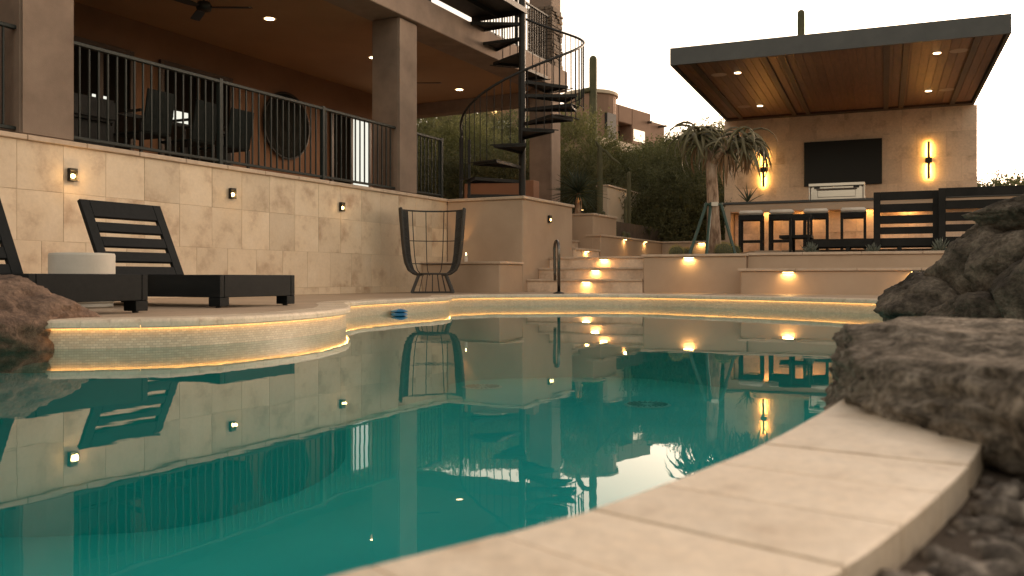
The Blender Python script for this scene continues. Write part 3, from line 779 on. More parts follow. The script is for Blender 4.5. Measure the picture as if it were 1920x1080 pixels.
# ------------------------------------------------------------------ pavilion
pv = thing('pavilion', 'open pavilion with a flat dark roof over a travertine feature wall', 'pavilion', W0, PA)
WL = 5.36; ZC = 4.10
MB().box(.03, WL-.03, .004, .32, ZP, ZC-.002).build('core_wall', GROUT, pv)
random.seed(21)
ncol, nrow = 9, 6; tw_ = WL/ncol; th_ = (ZC-ZP)/nrow
tme = MB().box(.002, tw_-.002, 0, .021, .002, th_-.002).mesh('tile', TRAVP, bevel=.002)
hme = MB().box(.002, tw_/2-.002, 0, .021, .002, th_-.002).mesh('tile', TRAVP, bevel=.002)
for r_ in range(nrow):
    if r_ % 2 == 0:
        for c in range(ncol): piece('tile', tme, pv, (c*tw_, random.uniform(-.0015,.0015), ZP+r_*th_))
    else:
        piece('tile', hme, pv, (0, 0, ZP+r_*th_)); piece('tile', hme, pv, (WL-tw_/2, 0, ZP+r_*th_))
        for c in range(ncol-1): piece('tile', tme, pv, (tw_/2+c*tw_, random.uniform(-.0015,.0015), ZP+r_*th_))
for x0 in (.0, WL-.03): MB().box(x0, x0+.029, .0215, .32, ZP, ZC-.002).build('end_tile', TRAVP, pv)
RX0, RX1, RY0, RY1 = .05, 5.30, -6.0, .35
MB().box(RX0, RX1, RY0, RY0+.05, ZC, ZC+.30).box(RX0, RX0+.05, RY0+.05, RY1, ZC, ZC+.30).box(RX1-.05, RX1, RY0+.05, RY1, ZC, ZC+.30).box(RX0+.05, RX1-.05, RY1-.05, RY1, ZC+.02, ZC+.30).box(RX0+.05, RX1-.05, RY0+.05, RY1-.05, ZC+.10, ZC+.28).build('roof_frame', FASC, pv)
px_ = RX0+.055; PWID = .142
npl = int((RX1-RX0-.11)/PWID)
pme = MB().box(.002, PWID-.002, RY0+.055, RY1-.055, ZC+.045, ZC+.065).mesh('plank', PLANK, bevel=.003)
for i in range(npl+1):
    if px_+(i+1)*PWID > RX1-.05: break
    piece('plank', pme, pv, (px_+i*PWID, 0, random.uniform(-.001, .001)))
for x in (.42, 1.62, 1.92, 3.55, 3.85, 4.86):
    MB().box(x-.05, x+.05, RY0+.056, -.002, ZC+.005, ZC+.044).build('beam', BEAM, pv, bevel=.004)
MB().box(RX0+.056, RX1-.056, -.20, -.003, ZC+.0, ZC+.0448).build('back_beam', BEAM, pv)
def ceil_pt(px, py):  # point of the pavilion ceiling in local coordinates
    Y = (ZC+.045-CH)*F/(HY-py); p = Vector(((px-960)/F*Y, Y, 0))-W0
    return rot2(-PA, p.x, p.y)
for k, (px, py) in enumerate(((1383,136),(1425,198),(1757,99),(1741,170))):
    q = ceil_pt(px, py); g_ = pp(q.x, q.y, ZC+.044)
    cl = thing('ceiling_light', 'lit downlight in the pavilion ceiling, ' + ('front left', 'back left', 'front right', 'back right')[k] + ' of the four', 'ceiling light', g_, PA, 'pavilion ceiling lights')
    MB().lathe([(.06,-.006),(.078,-.004),(.08,0)], 20).build('trim', CAPM, cl)
    MB().lathe([(.06,-.009),(.06,-.0065)], 20).build('lens', E_CEIL, cl)
    lamp('SPOT', 9, (1,.62,.3), cl, (0,0,-.04), spot=R(120), rad=.05)
for k, (px, py) in enumerate(((1348,140),(1395,200),(1798,95),(1775,168))):
    q = ceil_pt(px, py); g_ = pp(q.x, q.y, ZC+.044)
    s_ = thing('ceiling_speaker', 'round flat speaker in the pavilion ceiling, ' + ('front left', 'back left', 'front right', 'back right')[k] + ' of the four', 'speaker', g_, PA, 'pavilion ceiling speakers')
    MB().lathe([(.12,-.006),(.14,-.004),(.145,0)], 24).build('grille', SPK, s_)
def wall_pt(px, py):
    k = (px-960)/F; c, s_ = math.cos(PA), math.sin(PA)
    x = (k*W0.y-W0.x)/(c-k*s_); Y = W0.y+s_*x
    return x, CH+(HY-py)/F*Y
(x0, z1), (x1, z0) = wall_pt(1508, 268), wall_pt(1654, 345)
tv = thing('television', 'large switched off flat television on the pavilion wall', 'television', pp((x0+x1)/2, -.02, (z0+z1)/2), PA)
hw, hh = (x1-x0)/2, (z1-z0)/2
MB().box(-hw, hw, -.06, -.01, -hh, hh).build('bezel', TVM, tv, bevel=.006)
MB().box(-hw+.015, hw-.015, -.0625, -.0601, -hh+.02, hh-.012).build('screen', TVM, tv)
MB().box(-.3, .3, -.01, .018, -.25, .25).build('bracket', IRON, tv)
for k, (px, pa, pb_) in enumerate(((1432, 286, 351), (1741, 266, 336))):
    xa, za = wall_pt(px, pa); _, zb = wall_pt(px, pb_); zc = (za+zb)/2; hl = (za-zb)/2
    sc = thing('wall_sconce', ('tall thin glowing bar sconce behind the aloe tree', 'tall thin glowing bar sconce right of the television')[k], 'wall sconce', pp(xa, -.002, zc), PA, 'pavilion bar sconces')
    MB().box(-.028, .028, -.075, -.055, -hl, hl).build('bar', IRON, sc, bevel=.004)
    MB().box(-.065, .065, -.085, .0, -.06, .06).build('bracket', IRON, sc, bevel=.006)
    MB().box(-.024, .024, -.0545, -.045, .065, hl-.02).build('light_strip', E_STRIP, sc)
    MB().box(-.024, .024, -.0545, -.045, -hl+.02, -.065).build('light_strip', E_STRIP, sc)

# bar counter
K0 = Vector((4.167, 17.19, ZP))
ct = thing('bar_counter', 'long outdoor bar counter with a dark top and lit knee recess', 'bar counter', K0, PA)
CLN = 5.2
MB().box(-.06, CLN, -.03, .85, .955, 1.0).build('countertop', FASC, ct, bevel=.006)
MB().box(0, .10, 0, .8, 0, .954).box(CLN-.1, CLN, 0, .8, 0, .954).box(.10, CLN-.1, .0, .2, .80, .954).box(.10, CLN-.1, .42, .8, 0, .954).build('base', STUC, ct, bevel=.006)
tm2 = MB().box(.002, .448, .40, .419, .02, .40).mesh('tile', TRAVP, bevel=.002)
tm3 = MB().box(.002, .448, .40, .419, .404, .79).mesh('tile', TRAVP, bevel=.002)
for j in range(11):
    piece('tile', tm2, ct, (.12+j*.45, 0, 0)); piece('tile', tm3, ct, (.12+j*.45, 0, 0))
def k_x(px, y=.2):
    k = (px-960)/F; o = K0+rot2(PA, 0, y); c, s_ = math.cos(PA), math.sin(PA); return (k*o.y-o.x)/(c-k*s_)
for k, px in enumerate((1440, 1520, 1625, 1700)):
    t = thing('counter_light', ('warm light under the bar top between the two left stools', 'warm light under the bar top above the third stool', 'warm light under the bar top right of the last stool', 'warm light under the bar top behind the slatted sofa back')[k], 'counter light', K0+rot2(PA, k_x(px, .3), .3)+Vector((0,0,.945)), PA, 'lights under the bar top')
    MB().box(-.06, .06, -.03, .03, -.03, 0).build('housing', IRON, t); MB().box(-.05, .05, -.025, .025, -.034, -.031).build('lens', E_STEP, t)
    lamp('AREA', 3.0, (1,.5,.15), t, (0,0,-.04), (R(-15),0,0), .1, .05)
gx0, gx1 = k_x(1518, .5), k_x(1622, .5)
gr = thing('grill', 'stainless steel grill with a closed hood standing on the bar counter', 'grill', K0+rot2(PA, (gx0+gx1)/2, .5)+Vector((0,0,1.001)), PA)
gw_ = (gx1-gx0)/2
MB().box(-gw_+.04, gw_-.04, -.24, .26, 0, .26).build('hood', STEEL, gr, bevel=.02, seg=2)
MB().box(-gw_, gw_, -.28, .28, .265, .33).box(-gw_, -gw_+.03, -.27, .27, 0, .264).box(gw_-.03, gw_, -.27, .27, 0, .264).build('shroud', STEEL, gr, bevel=.008)
MB().box(-gw_+.16, gw_-.16, -.262, -.242, .06, .19).build('panel', STEEL, gr, bevel=.006)
MB().tube([(-gw_+.14, -.29, .21), (gw_-.14, -.29, .21)], .013, 8).bar((-gw_+.16,-.24,.21), (-gw_+.16,-.29,.21), .015, .015).bar((gw_-.16,-.24,.21), (gw_-.16,-.29,.21), .015, .015).build('handle', STEEL, gr)
for x in (-gw_+.15, gw_-.15): MB().box(x-.05, x+.05, -.27, -.245, .225, .262).build('hinge', IRON, gr)

# bar stools
def make_stool(label, loc, rz):
    t = thing('bar_stool', label, 'bar stool', loc, rz, 'bar stools at the counter')
    MB().box(-.215, .215, -.19, .19, .655, .70).box(-.215,-.17,-.19,.19,.60,.6545).box(.17,.215,-.19,.19,.60,.6545).box(-.1695,.1695,-.19,-.15,.60,.6545).box(-.1695,.1695,.15,.19,.60,.6545).build('seat_frame', DARKW, t, bevel=.004)
    MB().box(-.21, .21, -.185, .185, .701, .785).build('cushion', CUSH, t, bevel=.022, seg=3, smooth=True)
    for sx in (-1, 1):
        for sy in (-1, 1): MB().box(sx*.193-.022, sx*.193+.022, sy*.168-.022, sy*.168+.022, 0, .599).build('leg', DARKW, t, bevel=.003)
    for sy in (-.168, .168): MB().box(-.17, .17, sy-.015, sy+.015, .19, .23).build('crossbar', DARKW, t, bevel=.003)
    for sx in (-.193, .193): MB().box(sx-.015, sx+.015, -.145, .145, .19, .23).build('crossbar', DARKW, t, bevel=.003)
    return t
S0 = Vector((4.49, 16.5, ZP))
for k, (px, lab) in enumerate(((1409, 'white cushioned bar stool nearest the staked aloe tree'), (1466, 'second bar stool from the aloe, beside the first counter light'), (1530, 'third bar stool from the aloe, partly behind the low sofa'), (1600, 'last bar stool, nearest the slatted sofa back'))):
    kx = (px-960)/F; c, s_ = math.cos(PA), math.sin(PA); x = (kx*S0.y-S0.x)/(c-kx*s_)
    make_stool(lab, S0+rot2(PA, x, 0), PA+random.uniform(-.03, .03))

# low slatted sofas seen from behind
def sofa(label, loc, w_left, w_back, h):
    t = thing('outdoor_sofa', label, 'sofa', loc, PA, 'black slatted outdoor sofas')
    MB().box(-w_left, w_back, -.06, .70, .12, .25).build('seat_platform', DARKW, t, bevel=.006)
    for x in (-w_left+.06, -.4*w_left, .0, w_back*.4, w_back-.05): 
        MB().box(x-.03, x+.03, -.05, .02, 0, .119).build('foot', DARKW, t); MB().box(x-.03, x+.03, .62, .69, 0, .119).build('foot', DARKW, t)
    for x in (0.05, w_back-.05): MB().box(x-.05, x+.05, -.10, -.065, .10, h).build('back_post', DARKW, t, bevel=.004)
    MB().box(.10, w_back-.10, -.10, -.065, h-.13, h).build('top_rail', DARKW, t, bevel=.004)
    for (za, zb) in ((h-.32, h-.19), (h-.50, h-.37), (h-.66, h-.55)): MB().box(.10, w_back-.10, -.095, -.067, za, zb).build('slat', DARKW, t, bevel=.003)
    return t
def gp(px, Y, z): return Vector(((px-960)/F*Y, Y, z))
sofa('black slatted outdoor sofa back in front of the bar counter', gp(1638, 13.9, .74), .95, .94, .97)
sofa('black slatted outdoor sofa cut by the right frame edge, above the cascade', gp(1759, 13.4, .74), .05, 1.9, .985)
ac = thing('outdoor_armchair', 'black square armed outdoor chair in front of the bar stools', 'armchair', gp(1460, 14.4, .74), PA)
for y in (0, .62):
    MB().box(0, .50, y, y+.05, .60, .665).build('arm', DARKW, ac, bevel=.004)
    for x in (.18, .46): MB().box(x-.02, x+.02, y, y+.05, .05, .599).build('leg', DARKW, ac, bevel=.003)
MB().box(.0, .50, 0, .67, .0, .049).build('base_frame', DARKW, ac)
MB().box(.0, .50, .051, .619, .28, .33).build('seat', DARKW, ac, bevel=.004)

# ------------------------------------------------------------------ pool loungers, drum, chair, handrail, float
def make_lounger(label, v_foot, u0):
    """foot end at v_foot (towards the pool), u0 = near side, width .78, head towards the wall; local x towards the pool"""
    t = thing('sun_lounger', label, 'sun lounger', hp(v_foot, u0, ZD), HA, 'black slatted sun loungers')
    W, L = .78, 1.95
    MB().box(-L, 0, 0, .045, .075, .236).box(-L, 0, W-.045, W, .075, .236).box(-.045, 0, .0455, W-.0455, .075, .236).box(-L, -L+.045, .0455, W-.0455, .075, .236).build('frame', BLACKW, t, bevel=.004)
    sl = MB().box(-.095, 0, .046, W-.046, .205, .228).mesh('slat', BLACKW, bevel=.003)
    for k in range(17): piece('slat', sl, t, (-.05-k*.108, 0, 0))
    for x0 in (-L+.0, -.11):
        for y0 in (0, W-.09): MB().box(x0, x0+.11, y0, y0+.09, .012, .0745).build('leg', BLACKW, t, bevel=.003)
    for x0 in (-L+.05, -.06):
        for y0 in (.045, W-.045): MB().lathe([(.02,0),(.02,.012)], 10, (x0, y0, 0)).build('glide', IRON, t)
    M_ = Matrix.Translation((-1.2, 0, .24)) @ Matrix.Rotation(R(-26), 4, 'Y')   # leaning back towards the wall
    H = .66
    br = bpy.data.objects.new('backrest', None); col.objects.link(br); br.parent = t
    MB().box(-.035, 0, .0, .085, 0, H, M_).build('stile', BLACKW, br, bevel=.004); MB().box(-.035, 0, W-.085, W, 0, H, M_).build('stile', BLACKW, br, bevel=.004)
    zs = [0, .085, .20, .325, .45, H]
    for (za, zb) in ((0, .075), (.118, .205), (.250, .335), (.382, .465), (.512, H)):
        MB().box(-.034, -.001, .0855, W-.0855, za, zb, M_).build('slat', BLACKW, br, bevel=.003)
    return t
make_lounger('black slatted sun lounger cut by the left frame edge behind the boulder', 3.01, -9.20)
make_lounger('black slatted sun lounger right of the white drum table', 2.81, -7.64)
dt = thing('drum_table', 'white drum side table between the two black loungers', 'side table', hp(1.864, -8.02, ZD), HA)
MB().lathe([(.19,0),(.205,.01),(.205,.03),(.19,.035)], 40).build('foot_ring', DRUM, dt, smooth=False)
MB().lathe([(.20,.035),(.213,.045),(.217,.20),(.217,.375),(.212,.388),(.19,.39)], 128).build('body', DRUM, dt, smooth=False)

def make_cage_chair(loc, rz):
    t = thing('wire_chair', 'tall black wire cage chair against the tiled wall', 'chair', loc, rz)
    def prof(f):   # radius and height along a rib, f 0 = under the seat, 1 = top
        P = [(.20,.255),(.27,.275),(.345,.33),(.39,.43),(.415,.56),(.435,.75),(.452,.96),(.470,1.20)]
        x = f*(len(P)-1); i = min(int(x), len(P)-2); q = x-i
        return P[i][0]*(1-q)+P[i+1][0]*q, P[i][1]*(1-q)+P[i+1][1]*q
    def pt(deg, f): r_, z = prof(f); a = R(90+deg); return (r_*math.cos(a), r_*math.sin(a), z)
    degs = [-60+24*k for k in range(6)]
    side = [50+3.4*k for k in range(19)]
    degs = [-x for x in reversed(side)] + [-22, 11, 38] + side
    for d in degs:
        edge = abs(d) > 110
        MB().tube([pt(d, k/14) for k in range(15)], .017 if edge else (.0105 if abs(d) > 49 else .0065), 6).build('rib', WIRE, t)
    for f, r_ in ((1.0, .012), (.72, .0065), (.42, .0065)):
        MB().tube([pt(-111+222*k/40, f) for k in range(41)], r_, 6).build('hoop', WIRE, t)
    for sgn in (-1, 1):
        for q in range(9):
            f0 = .2+.09*q
            MB().tube([pt(sgn*(50+61*k/6), min(1, f0+.09*k/6)) for k in range(7)], .010, 4).build('side_wire', WIRE, t)
    # front seat lip and seat net
    MB().tube([(.27*math.cos(a*math.pi/16), .27*math.sin(a*math.pi/16), .275) for a in range(32)], .012, 6, closed=True).build('seat_ring', WIRE, t)
    net = MB()
    for k in range(-4, 5):
        x = k*.06; h_ = math.sqrt(max(0, .27**2-x*x)); net.bar((x,-h_,.275), (x,h_,.275), .006, .006); net.bar((-h_,x,.277), (h_,x,.277), .006, .006)
    net.build('seat_net', WIRE, t)
    for sx in (-1, 1):
        for sy in (-1, 1):
            MB().tube([(sx*.19, sy*.15, .268), (sx*.29, sy*.20, .006)], .024, 6).build('leg', WIRE, t)
        MB().tube([(sx*.29, -.20, .012), (sx*.29, .20, .012)], .012, 6).build('runner', WIRE, t)
    for sy in (-.20, .20):
        MB().tube([(-.29, sy, .012), (.29, sy, .012)], .010, 6).build('runner', WIRE, t)
        for x in (-.19, -.1, 0, .1, .19): MB().tube([(x*.7, sy*.75, .268), (x, sy, .012)], .005, 5).build('strut', WIRE, t)
    return t
make_cage_chair((-1.135, 12.55, ZD), R(6))

hr = thing('pool_handrail', 'dark metal grab rail standing at the pool edge before the steps', 'handrail', (.645, 12.12, .15), R(12))
pts = [(0, -.0, 0), (0, 0, .60)] + [(0, .12-.12*math.cos(a*math.pi/10), .60+.13*math.sin(a*math.pi/10)) for a in range(1, 11)] + [(0.01, .25, .30), (.015, .26, .18)]
MB().tube(pts, .022, 10).build('rail', CHROME, hr, smooth=True)
MB().lathe([(.075,.002),(.075,.012),(.04,.022),(.024,.03)], 20).build('flange', IRON, hr)
fl = thing('pool_float', 'small blue plastic float on the water by the pool wall', 'float', (-1.13, 8.82, 0), 0)
MB().lathe([(.02,-.04),(.075,-.02),(.085,.0),(.08,.014),(.04,.018)], 24).build('base', BLUE, fl, smooth=True)
MB().lathe([(.05,.019),(.085,.026),(.085,.036),(.055,.048),(.03,.055)], 24).build('cap', BLUE, fl, smooth=True)
cd = thing('candle', 'slim pale candle on the low bench beside the wire chair', 'candle', hp(.62, -.45, .613), 0)
MB().lathe([(.025,0),(.025,.10),(.02,.105)], 12).build('wax', CUSH, cd); MB().lathe([(.002,.105),(.009,.115),(.007,.13),(.001,.15)], 8).build('flame', E_BULB, cd)
bu = thing('uplight', 'little bronze uplight on the bench washing the platform wall', 'uplight', hp(.30, -.22, .613), HA)
MB().lathe([(.03,0),(.035,.01),(.028,.012),(.028,.06),(.034,.065)], 14).build('body', IRON, bu); MB().lathe([(.022,.066),(.022,.068)], 12).build('lens', E_STEP, bu)
lamp('SPOT', 5, (1,.5,.16), bu, (0,0,.075), (R(180-14),0,0), spot=R(60), rad=.02)

# ------------------------------------------------------------------ patio furniture in the shade
def make_patio_chair(label, v, u, rz):
    t = thing('patio_chair', label, 'chair', hp(v, u, 1.6), HA+rz, 'grey sling chairs at the patio table')
    MB().box(-.25, .25, -.2, .2, .40, .43).build('seat', FABG, t, bevel=.01)
    M_ = Matrix.Translation((.25, 0, .42)) @ Matrix.Rotation(R(10), 4, 'Y')
    MB().box(-.012, .012, -.2, .2, .0, .48, M_).build('backrest', FABG, t, bevel=.008)
    for sx in (-.23, .23):
        for sy in (-.2, .2): MB().bar((sx, sy, 0), (sx, sy, .64 if sx < 0 else .41), .03, .03, (1,0,0)).build('leg', IRON, t)
    for sy in (-.215, .215): MB().box(-.25, .26, sy-.02, sy+.02, .64, .665).build('armrest', IRON, t)
    return t
for k, u in enumerate((-5.12, -4.45, -3.85)): make_patio_chair('grey sling patio chair by the balustrade, %s' % ('left of the other two', 'the middle one', 'nearest the round wall ornament')[k], -1.0, u, random.uniform(-.1, .1))
pt_ = thing('patio_table', 'long dark dining table behind the balustrade', 'table', hp(-1.95, -4.6, 1.6), HA)
MB().box(-.5, .5, -1.5, 1.5, .70, .75).build('tabletop', DARKW, pt_, bevel=.006)
for sx in (-.4, .4):
    for sy in (-1.35, 1.35): MB().box(sx-.04, sx+.04, sy-.04, sy+.04, 0, .699).build('leg', DARKW, pt_)
for k, u in enumerate((-6.15,)):
    ps = thing('patio_sofa', 'dark cushioned patio sofa beside the left square column', 'sofa', hp(-1.0, u+.1, 1.6), HA)
    MB().box(-.4, .35, -.7, .3, .1, .42).build('seat', DARKW, ps, bevel=.03, seg=2); MB().box(.20, .40, -.7, .3, .421, .66).build('backrest', DARKW, ps, bevel=.03, seg=2)
    MB().box(-.4, .19, .18, .3, .421, .56).build('armrest', DARKW, ps, bevel=.02); 
    for x in (-.35, .3):
        for y in (-.65, .25): MB().box(x-.03, x+.03, y-.03, y+.03, 0, .099).build('foot', DARKW, ps)

# ------------------------------------------------------------------ fence behind the garden wall
fz = thing('mesh_fence', 'thin black mesh fence behind the garden wall', 'fence', gp(1150, 21.5, .9), R(-4))
FLn = 2.75
MB().box(0, FLn, -.015, .015, 1.06, 1.09).build('top_rail', IRON, fz); MB().box(0, FLn, -.012, .012, .1, .12).build('bottom_rail', IRON, fz)
for k in range(4): MB().box(k*FLn/3-.02, k*FLn/3+.02, -.02, .02, -.3, 1.1).build('post', IRON, fz)
fm = MB()
for k in range(56): fm.box(.025+k*.049, .029+k*.049, -.003, .003, .12, 1.06)
for k in range(18): fm.box(0, FLn, -.0045, -.0035, .15+k*.05, .154+k*.05)
fm.build('wire_mesh', IRON, fz)
cw = thing('garden_wall', 'pale cream stucco wall behind the tall thin cacti', 'wall', hp(.1, 6.3, 0), HA)
MB().box(0, .25, 0, 2.3, .5, 2.42).build('stucco_block', CREAM, cw, bevel=.01); MB().box(-.02, .28, -.03, 2.33, 2.421, 2.46).build('cap_stone', CAPM, cw, bevel=.005)

# ------------------------------------------------------------------ plants
def leaf_mesh(name, L, W, droop, m, n=7, up=.8, fold=.35, thick=.004):
    """a tapered, folded leaf that leaves the origin along +x, rises, then droops"""
    mb = MB(); V = []; a = up; x = z = 0; 
    for i in range(n+1):
        f = i/n; w = W*(1-f**1.6)*(.75+.5*math.sin(min(1, f*2.2)*math.pi/2)) + .002
        V += [(x, -w/2, z+w*fold), (x, 0, z), (x, w/2, z+w*fold), (x, 0, z-thick-w*.12)]
        a = up - droop*f**.8
        x += L/n*math.cos(a); z += L/n*math.sin(a)
    fs = []
    for i in range(n):
        b, c = i*4, i*4+4
        fs += [(b,b+1,c+1,c), (b+1,b+2,c+2,c+1), (b+2,b+3,c+3,c+2), (b+3,b,c,c+3)]
    mb.add(V, fs); return mb.mesh(name, m, smooth=True)
def leaf_at(name, me, parent, pos, az, pitch=0, s=1.0, roll=0):
    M_ = Matrix.Translation(pos) @ Matrix.Rotation(az, 4, 'Z') @ Matrix.Rotation(-pitch, 4, 'Y') @ Matrix.Rotation(roll, 4, 'X') @ Matrix.Diagonal((s, s, s, 1))
    return piece(name, me, parent, M=M_)
# staked aloe tree
random.seed(31)
AT = pfp(x_of(1338, .62), .62, .66)
al = thing('aloe_tree', 'tree aloe with drooping grey green leaves, staked in the planter', 'tree', AT, 0)
YA = AT.y
def al_p(px, py, dy=0): p = at(px, py, YA+dy); return p-AT
tp = [Vector((0,0,0)), al_p(1338, 440), al_p(1337, 400), al_p(1336, 360), al_p(1334, 325), al_p(1334, 300)]
tr = MB().tube(tp, .1, 14, radii=[.125,.105,.09,.085,.08,.085]); br = MB()
forks = [(al_p(1312, 258), .05), (al_p(1394, 268, -.15), .06), (al_p(1352, 258, .3), .05), (al_p(1362, 272, -.35), .05)]
for q, r_ in forks:
    m_ = tp[-1].lerp(q, .5)+Vector((0,0,-.03)); tr.tube([tp[-1]+Vector((0,0,-.05)), tp[-1].lerp(m_, .5), m_, q], r_, 10, radii=[.075,.07,.06,.045])
tr.build('trunk', BARK, al, smooth=True)
LV = [leaf_mesh('leaf', L, .055, d, ALOE, up=u_) for (L, d, u_) in ((.70,2.7,.75),(.80,3.0,.95),(.62,2.5,.5),(.85,3.0,1.1),(.66,2.2,.6))]
DV = [leaf_mesh('dry_leaf', L, .05, 1.2, ALOED, up=-.5) for L in (.40, .5)]
for hi, (q, r_) in enumerate(forks):
    nl = (58, 66, 14, 12)[hi]
    for k in range(nl):
        az = k*2.39996+random.uniform(-.2,.2); f = k/nl
        leaf_at('leaf', random.choice(LV), al, q+Vector((.04*math.cos(az), .04*math.sin(az), -.10+.14*f)), az, random.uniform(-1.0,-.1)+.55*f, random.uniform(.55,1.1), random.uniform(-.7,.7))
    for k in range(12):
        az = random.uniform(0, 6.28); leaf_at('dry_leaf', random.choice(DV), al, q+Vector((.04*math.cos(az), .04*math.sin(az), -.14)), az, -.4, random.uniform(.7,1))
stk = thing('tree_stakes', 'three dark green support poles with a collar round the aloe trunk', 'tree stake', AT, 0)
cz = al_p(1336, 384)
MB().tube([(cz.x+.115*math.cos(a*math.pi/10), .115*math.sin(a*math.pi/10), cz.z) for a in range(20)], .018, 6, closed=True).build('collar', POLEG, stk)
MB().box(cz.x-.05, cz.x+.05, -.15, -.12, cz.z-.03, cz.z+.03).build('clamp', STEEL, stk)
for (px, dy, sx) in ((1290, -.35, -.10), (1324, -.45, -.04), (1381, -.25, .11)):
    e = al_p(px, 474, dy); e.z = -.02
    MB().tube([(cz.x+sx, -.06, cz.z+.02), e], .024, 8).build('pole', POLEG, stk)
# yucca on the high planter
random.seed(8)
def spiky(name, label, cat, loc, n, L, W, m, stem_h, group=None, droop=.5, lo=-.7, hi=1.45, stem_mat=BARK, stem_r=.07):
    t = thing(name, label, cat, loc, 0, group)
    if stem_h: MB().tube([(0,0,0),(.01,0,stem_h*.5),(0,0,stem_h)], stem_r, 10, radii=[stem_r*1.15,stem_r*.9,stem_r]).build('trunk', stem_mat, t, smooth=True)
    LM = [leaf_mesh('leaf', L*q, W, droop*random.uniform(.6,1.4), m, n=5, up=0) for q in (.8, .9, 1.0, 1.1)]
    for k in range(n):
        f = k/n; az = k*2.39996; pi_ = lo+(hi-lo)*f+random.uniform(-.12,.12)
        leaf_at('leaf', random.choice(LM), t, (0, 0, stem_h+.03*f), az, pi_, random.uniform(.85,1.1))
    return t
yl = at(1084, 400, 16.7); yl.z = 1.55
yu = spiky('yucca_plant', 'spiky yucca rosette on a short lit trunk above the steps', 'yucca', yl, 170, .52, .022, YUC, .42, droop=.25)
ul = thing('uplight', 'little uplight on the planter at the foot of the yucca', 'uplight', yl+Vector((.06,-.28,.037)), 0)
MB().lathe([(.03,0),(.03,.04),(.035,.045)], 12).build('body', IRON, ul); MB().lathe([(.022,.046),(.022,.048)], 12).build('lens', E_STEP, ul)
lamp('SPOT', 3.5, (1,.45,.12), ul, (0,0,.055), (R(180-28),0,R(10)), spot=R(70), rad=.02)
bp_ = K0+rot2(PA, k_x(1402, .5), .5)+Vector((0,0,1.0))
spiky('potted_agave', 'small spiky agave standing on the left end of the bar counter', 'agave', bp_, 9, .36, .028, YUC, .02, lo=.6, hi=1.4, droop=.2, stem_r=.03)
for k, (px, Y, s_, lab) in enumerate(((1520, 13.05, .17, 'grey green agave rosette in front of the outdoor armchair'), (1637, 12.75, .15, 'small pinkish agave rosette below the left post of the slatted sofa back'), (1762, 12.45, .2, 'pale agave rosette beside the rock cascade'))):
    p = gp(px, Y, .66); spiky('agave', lab, 'agave', p, 46, s_, s_*.28, SUCC, .05, 'agave rosettes on the upper ledge', droop=-.5, lo=-.1, hi=1.4, stem_r=.03)
def barrel(label, loc, r_):
    t = thing('barrel_cactus', label, 'cactus', loc, 0, 'golden barrel cacti in the aloe planter')
    V = []; nr, na = 12, 48
    mb = MB()
    for i in range(nr+1):
        th = math.pi*i/nr*.92
        for k in range(na):
            a = 2*math.pi*k/na; rr = r_*(1+.07*(1 if k % 2 else -1))*math.sin(th)+.001
            V.append((rr*math.cos(a), rr*math.sin(a), r_*.9+r_*.92*math.cos(th)))
    fs = [(i*na+k, (i+1)*na+k, (i+1)*na+(k+1) % na, i*na+(k+1) % na) for i in range(nr) for k in range(na)]
    mb.add(V, fs).build('body', SAG, t)
    spn = MB()
    for _ in range(500):
        th = math.acos(random.uniform(-.2, 1)); a = 2*math.pi*(random.randrange(24)*2+1)/48
        d = Vector((math.sin(th)*math.cos(a), math.sin(th)*math.sin(a), math.cos(th))); b = Vector((0,0,r_*.9))+d*r_*1.0
        e = d*.03+Vector((random.uniform(-.02,.02), random.uniform(-.02,.02), random.uniform(-.01,.02)))
        o_ = d.orthogonal().normalized()*.002; i0 = len(spn.v); spn.v += [b+o_, b-o_, b+e]; spn.f.append((i0, i0+1, i0+2))
    spn.build('spines', GOLD, t)
for (px, dy, r_, lab) in ((1268, .45, .10, 'golden barrel cactus left of the aloe stakes'), (1287, .75, .085, 'small barrel cactus just behind the left stake'), (1357, .50, .12, 'golden barrel cactus right of the aloe trunk'), (1371, .95, .12, 'barrel cactus half hidden by the right stake')):
    barrel(lab, pfp(x_of(px, dy), dy, .655), r_)

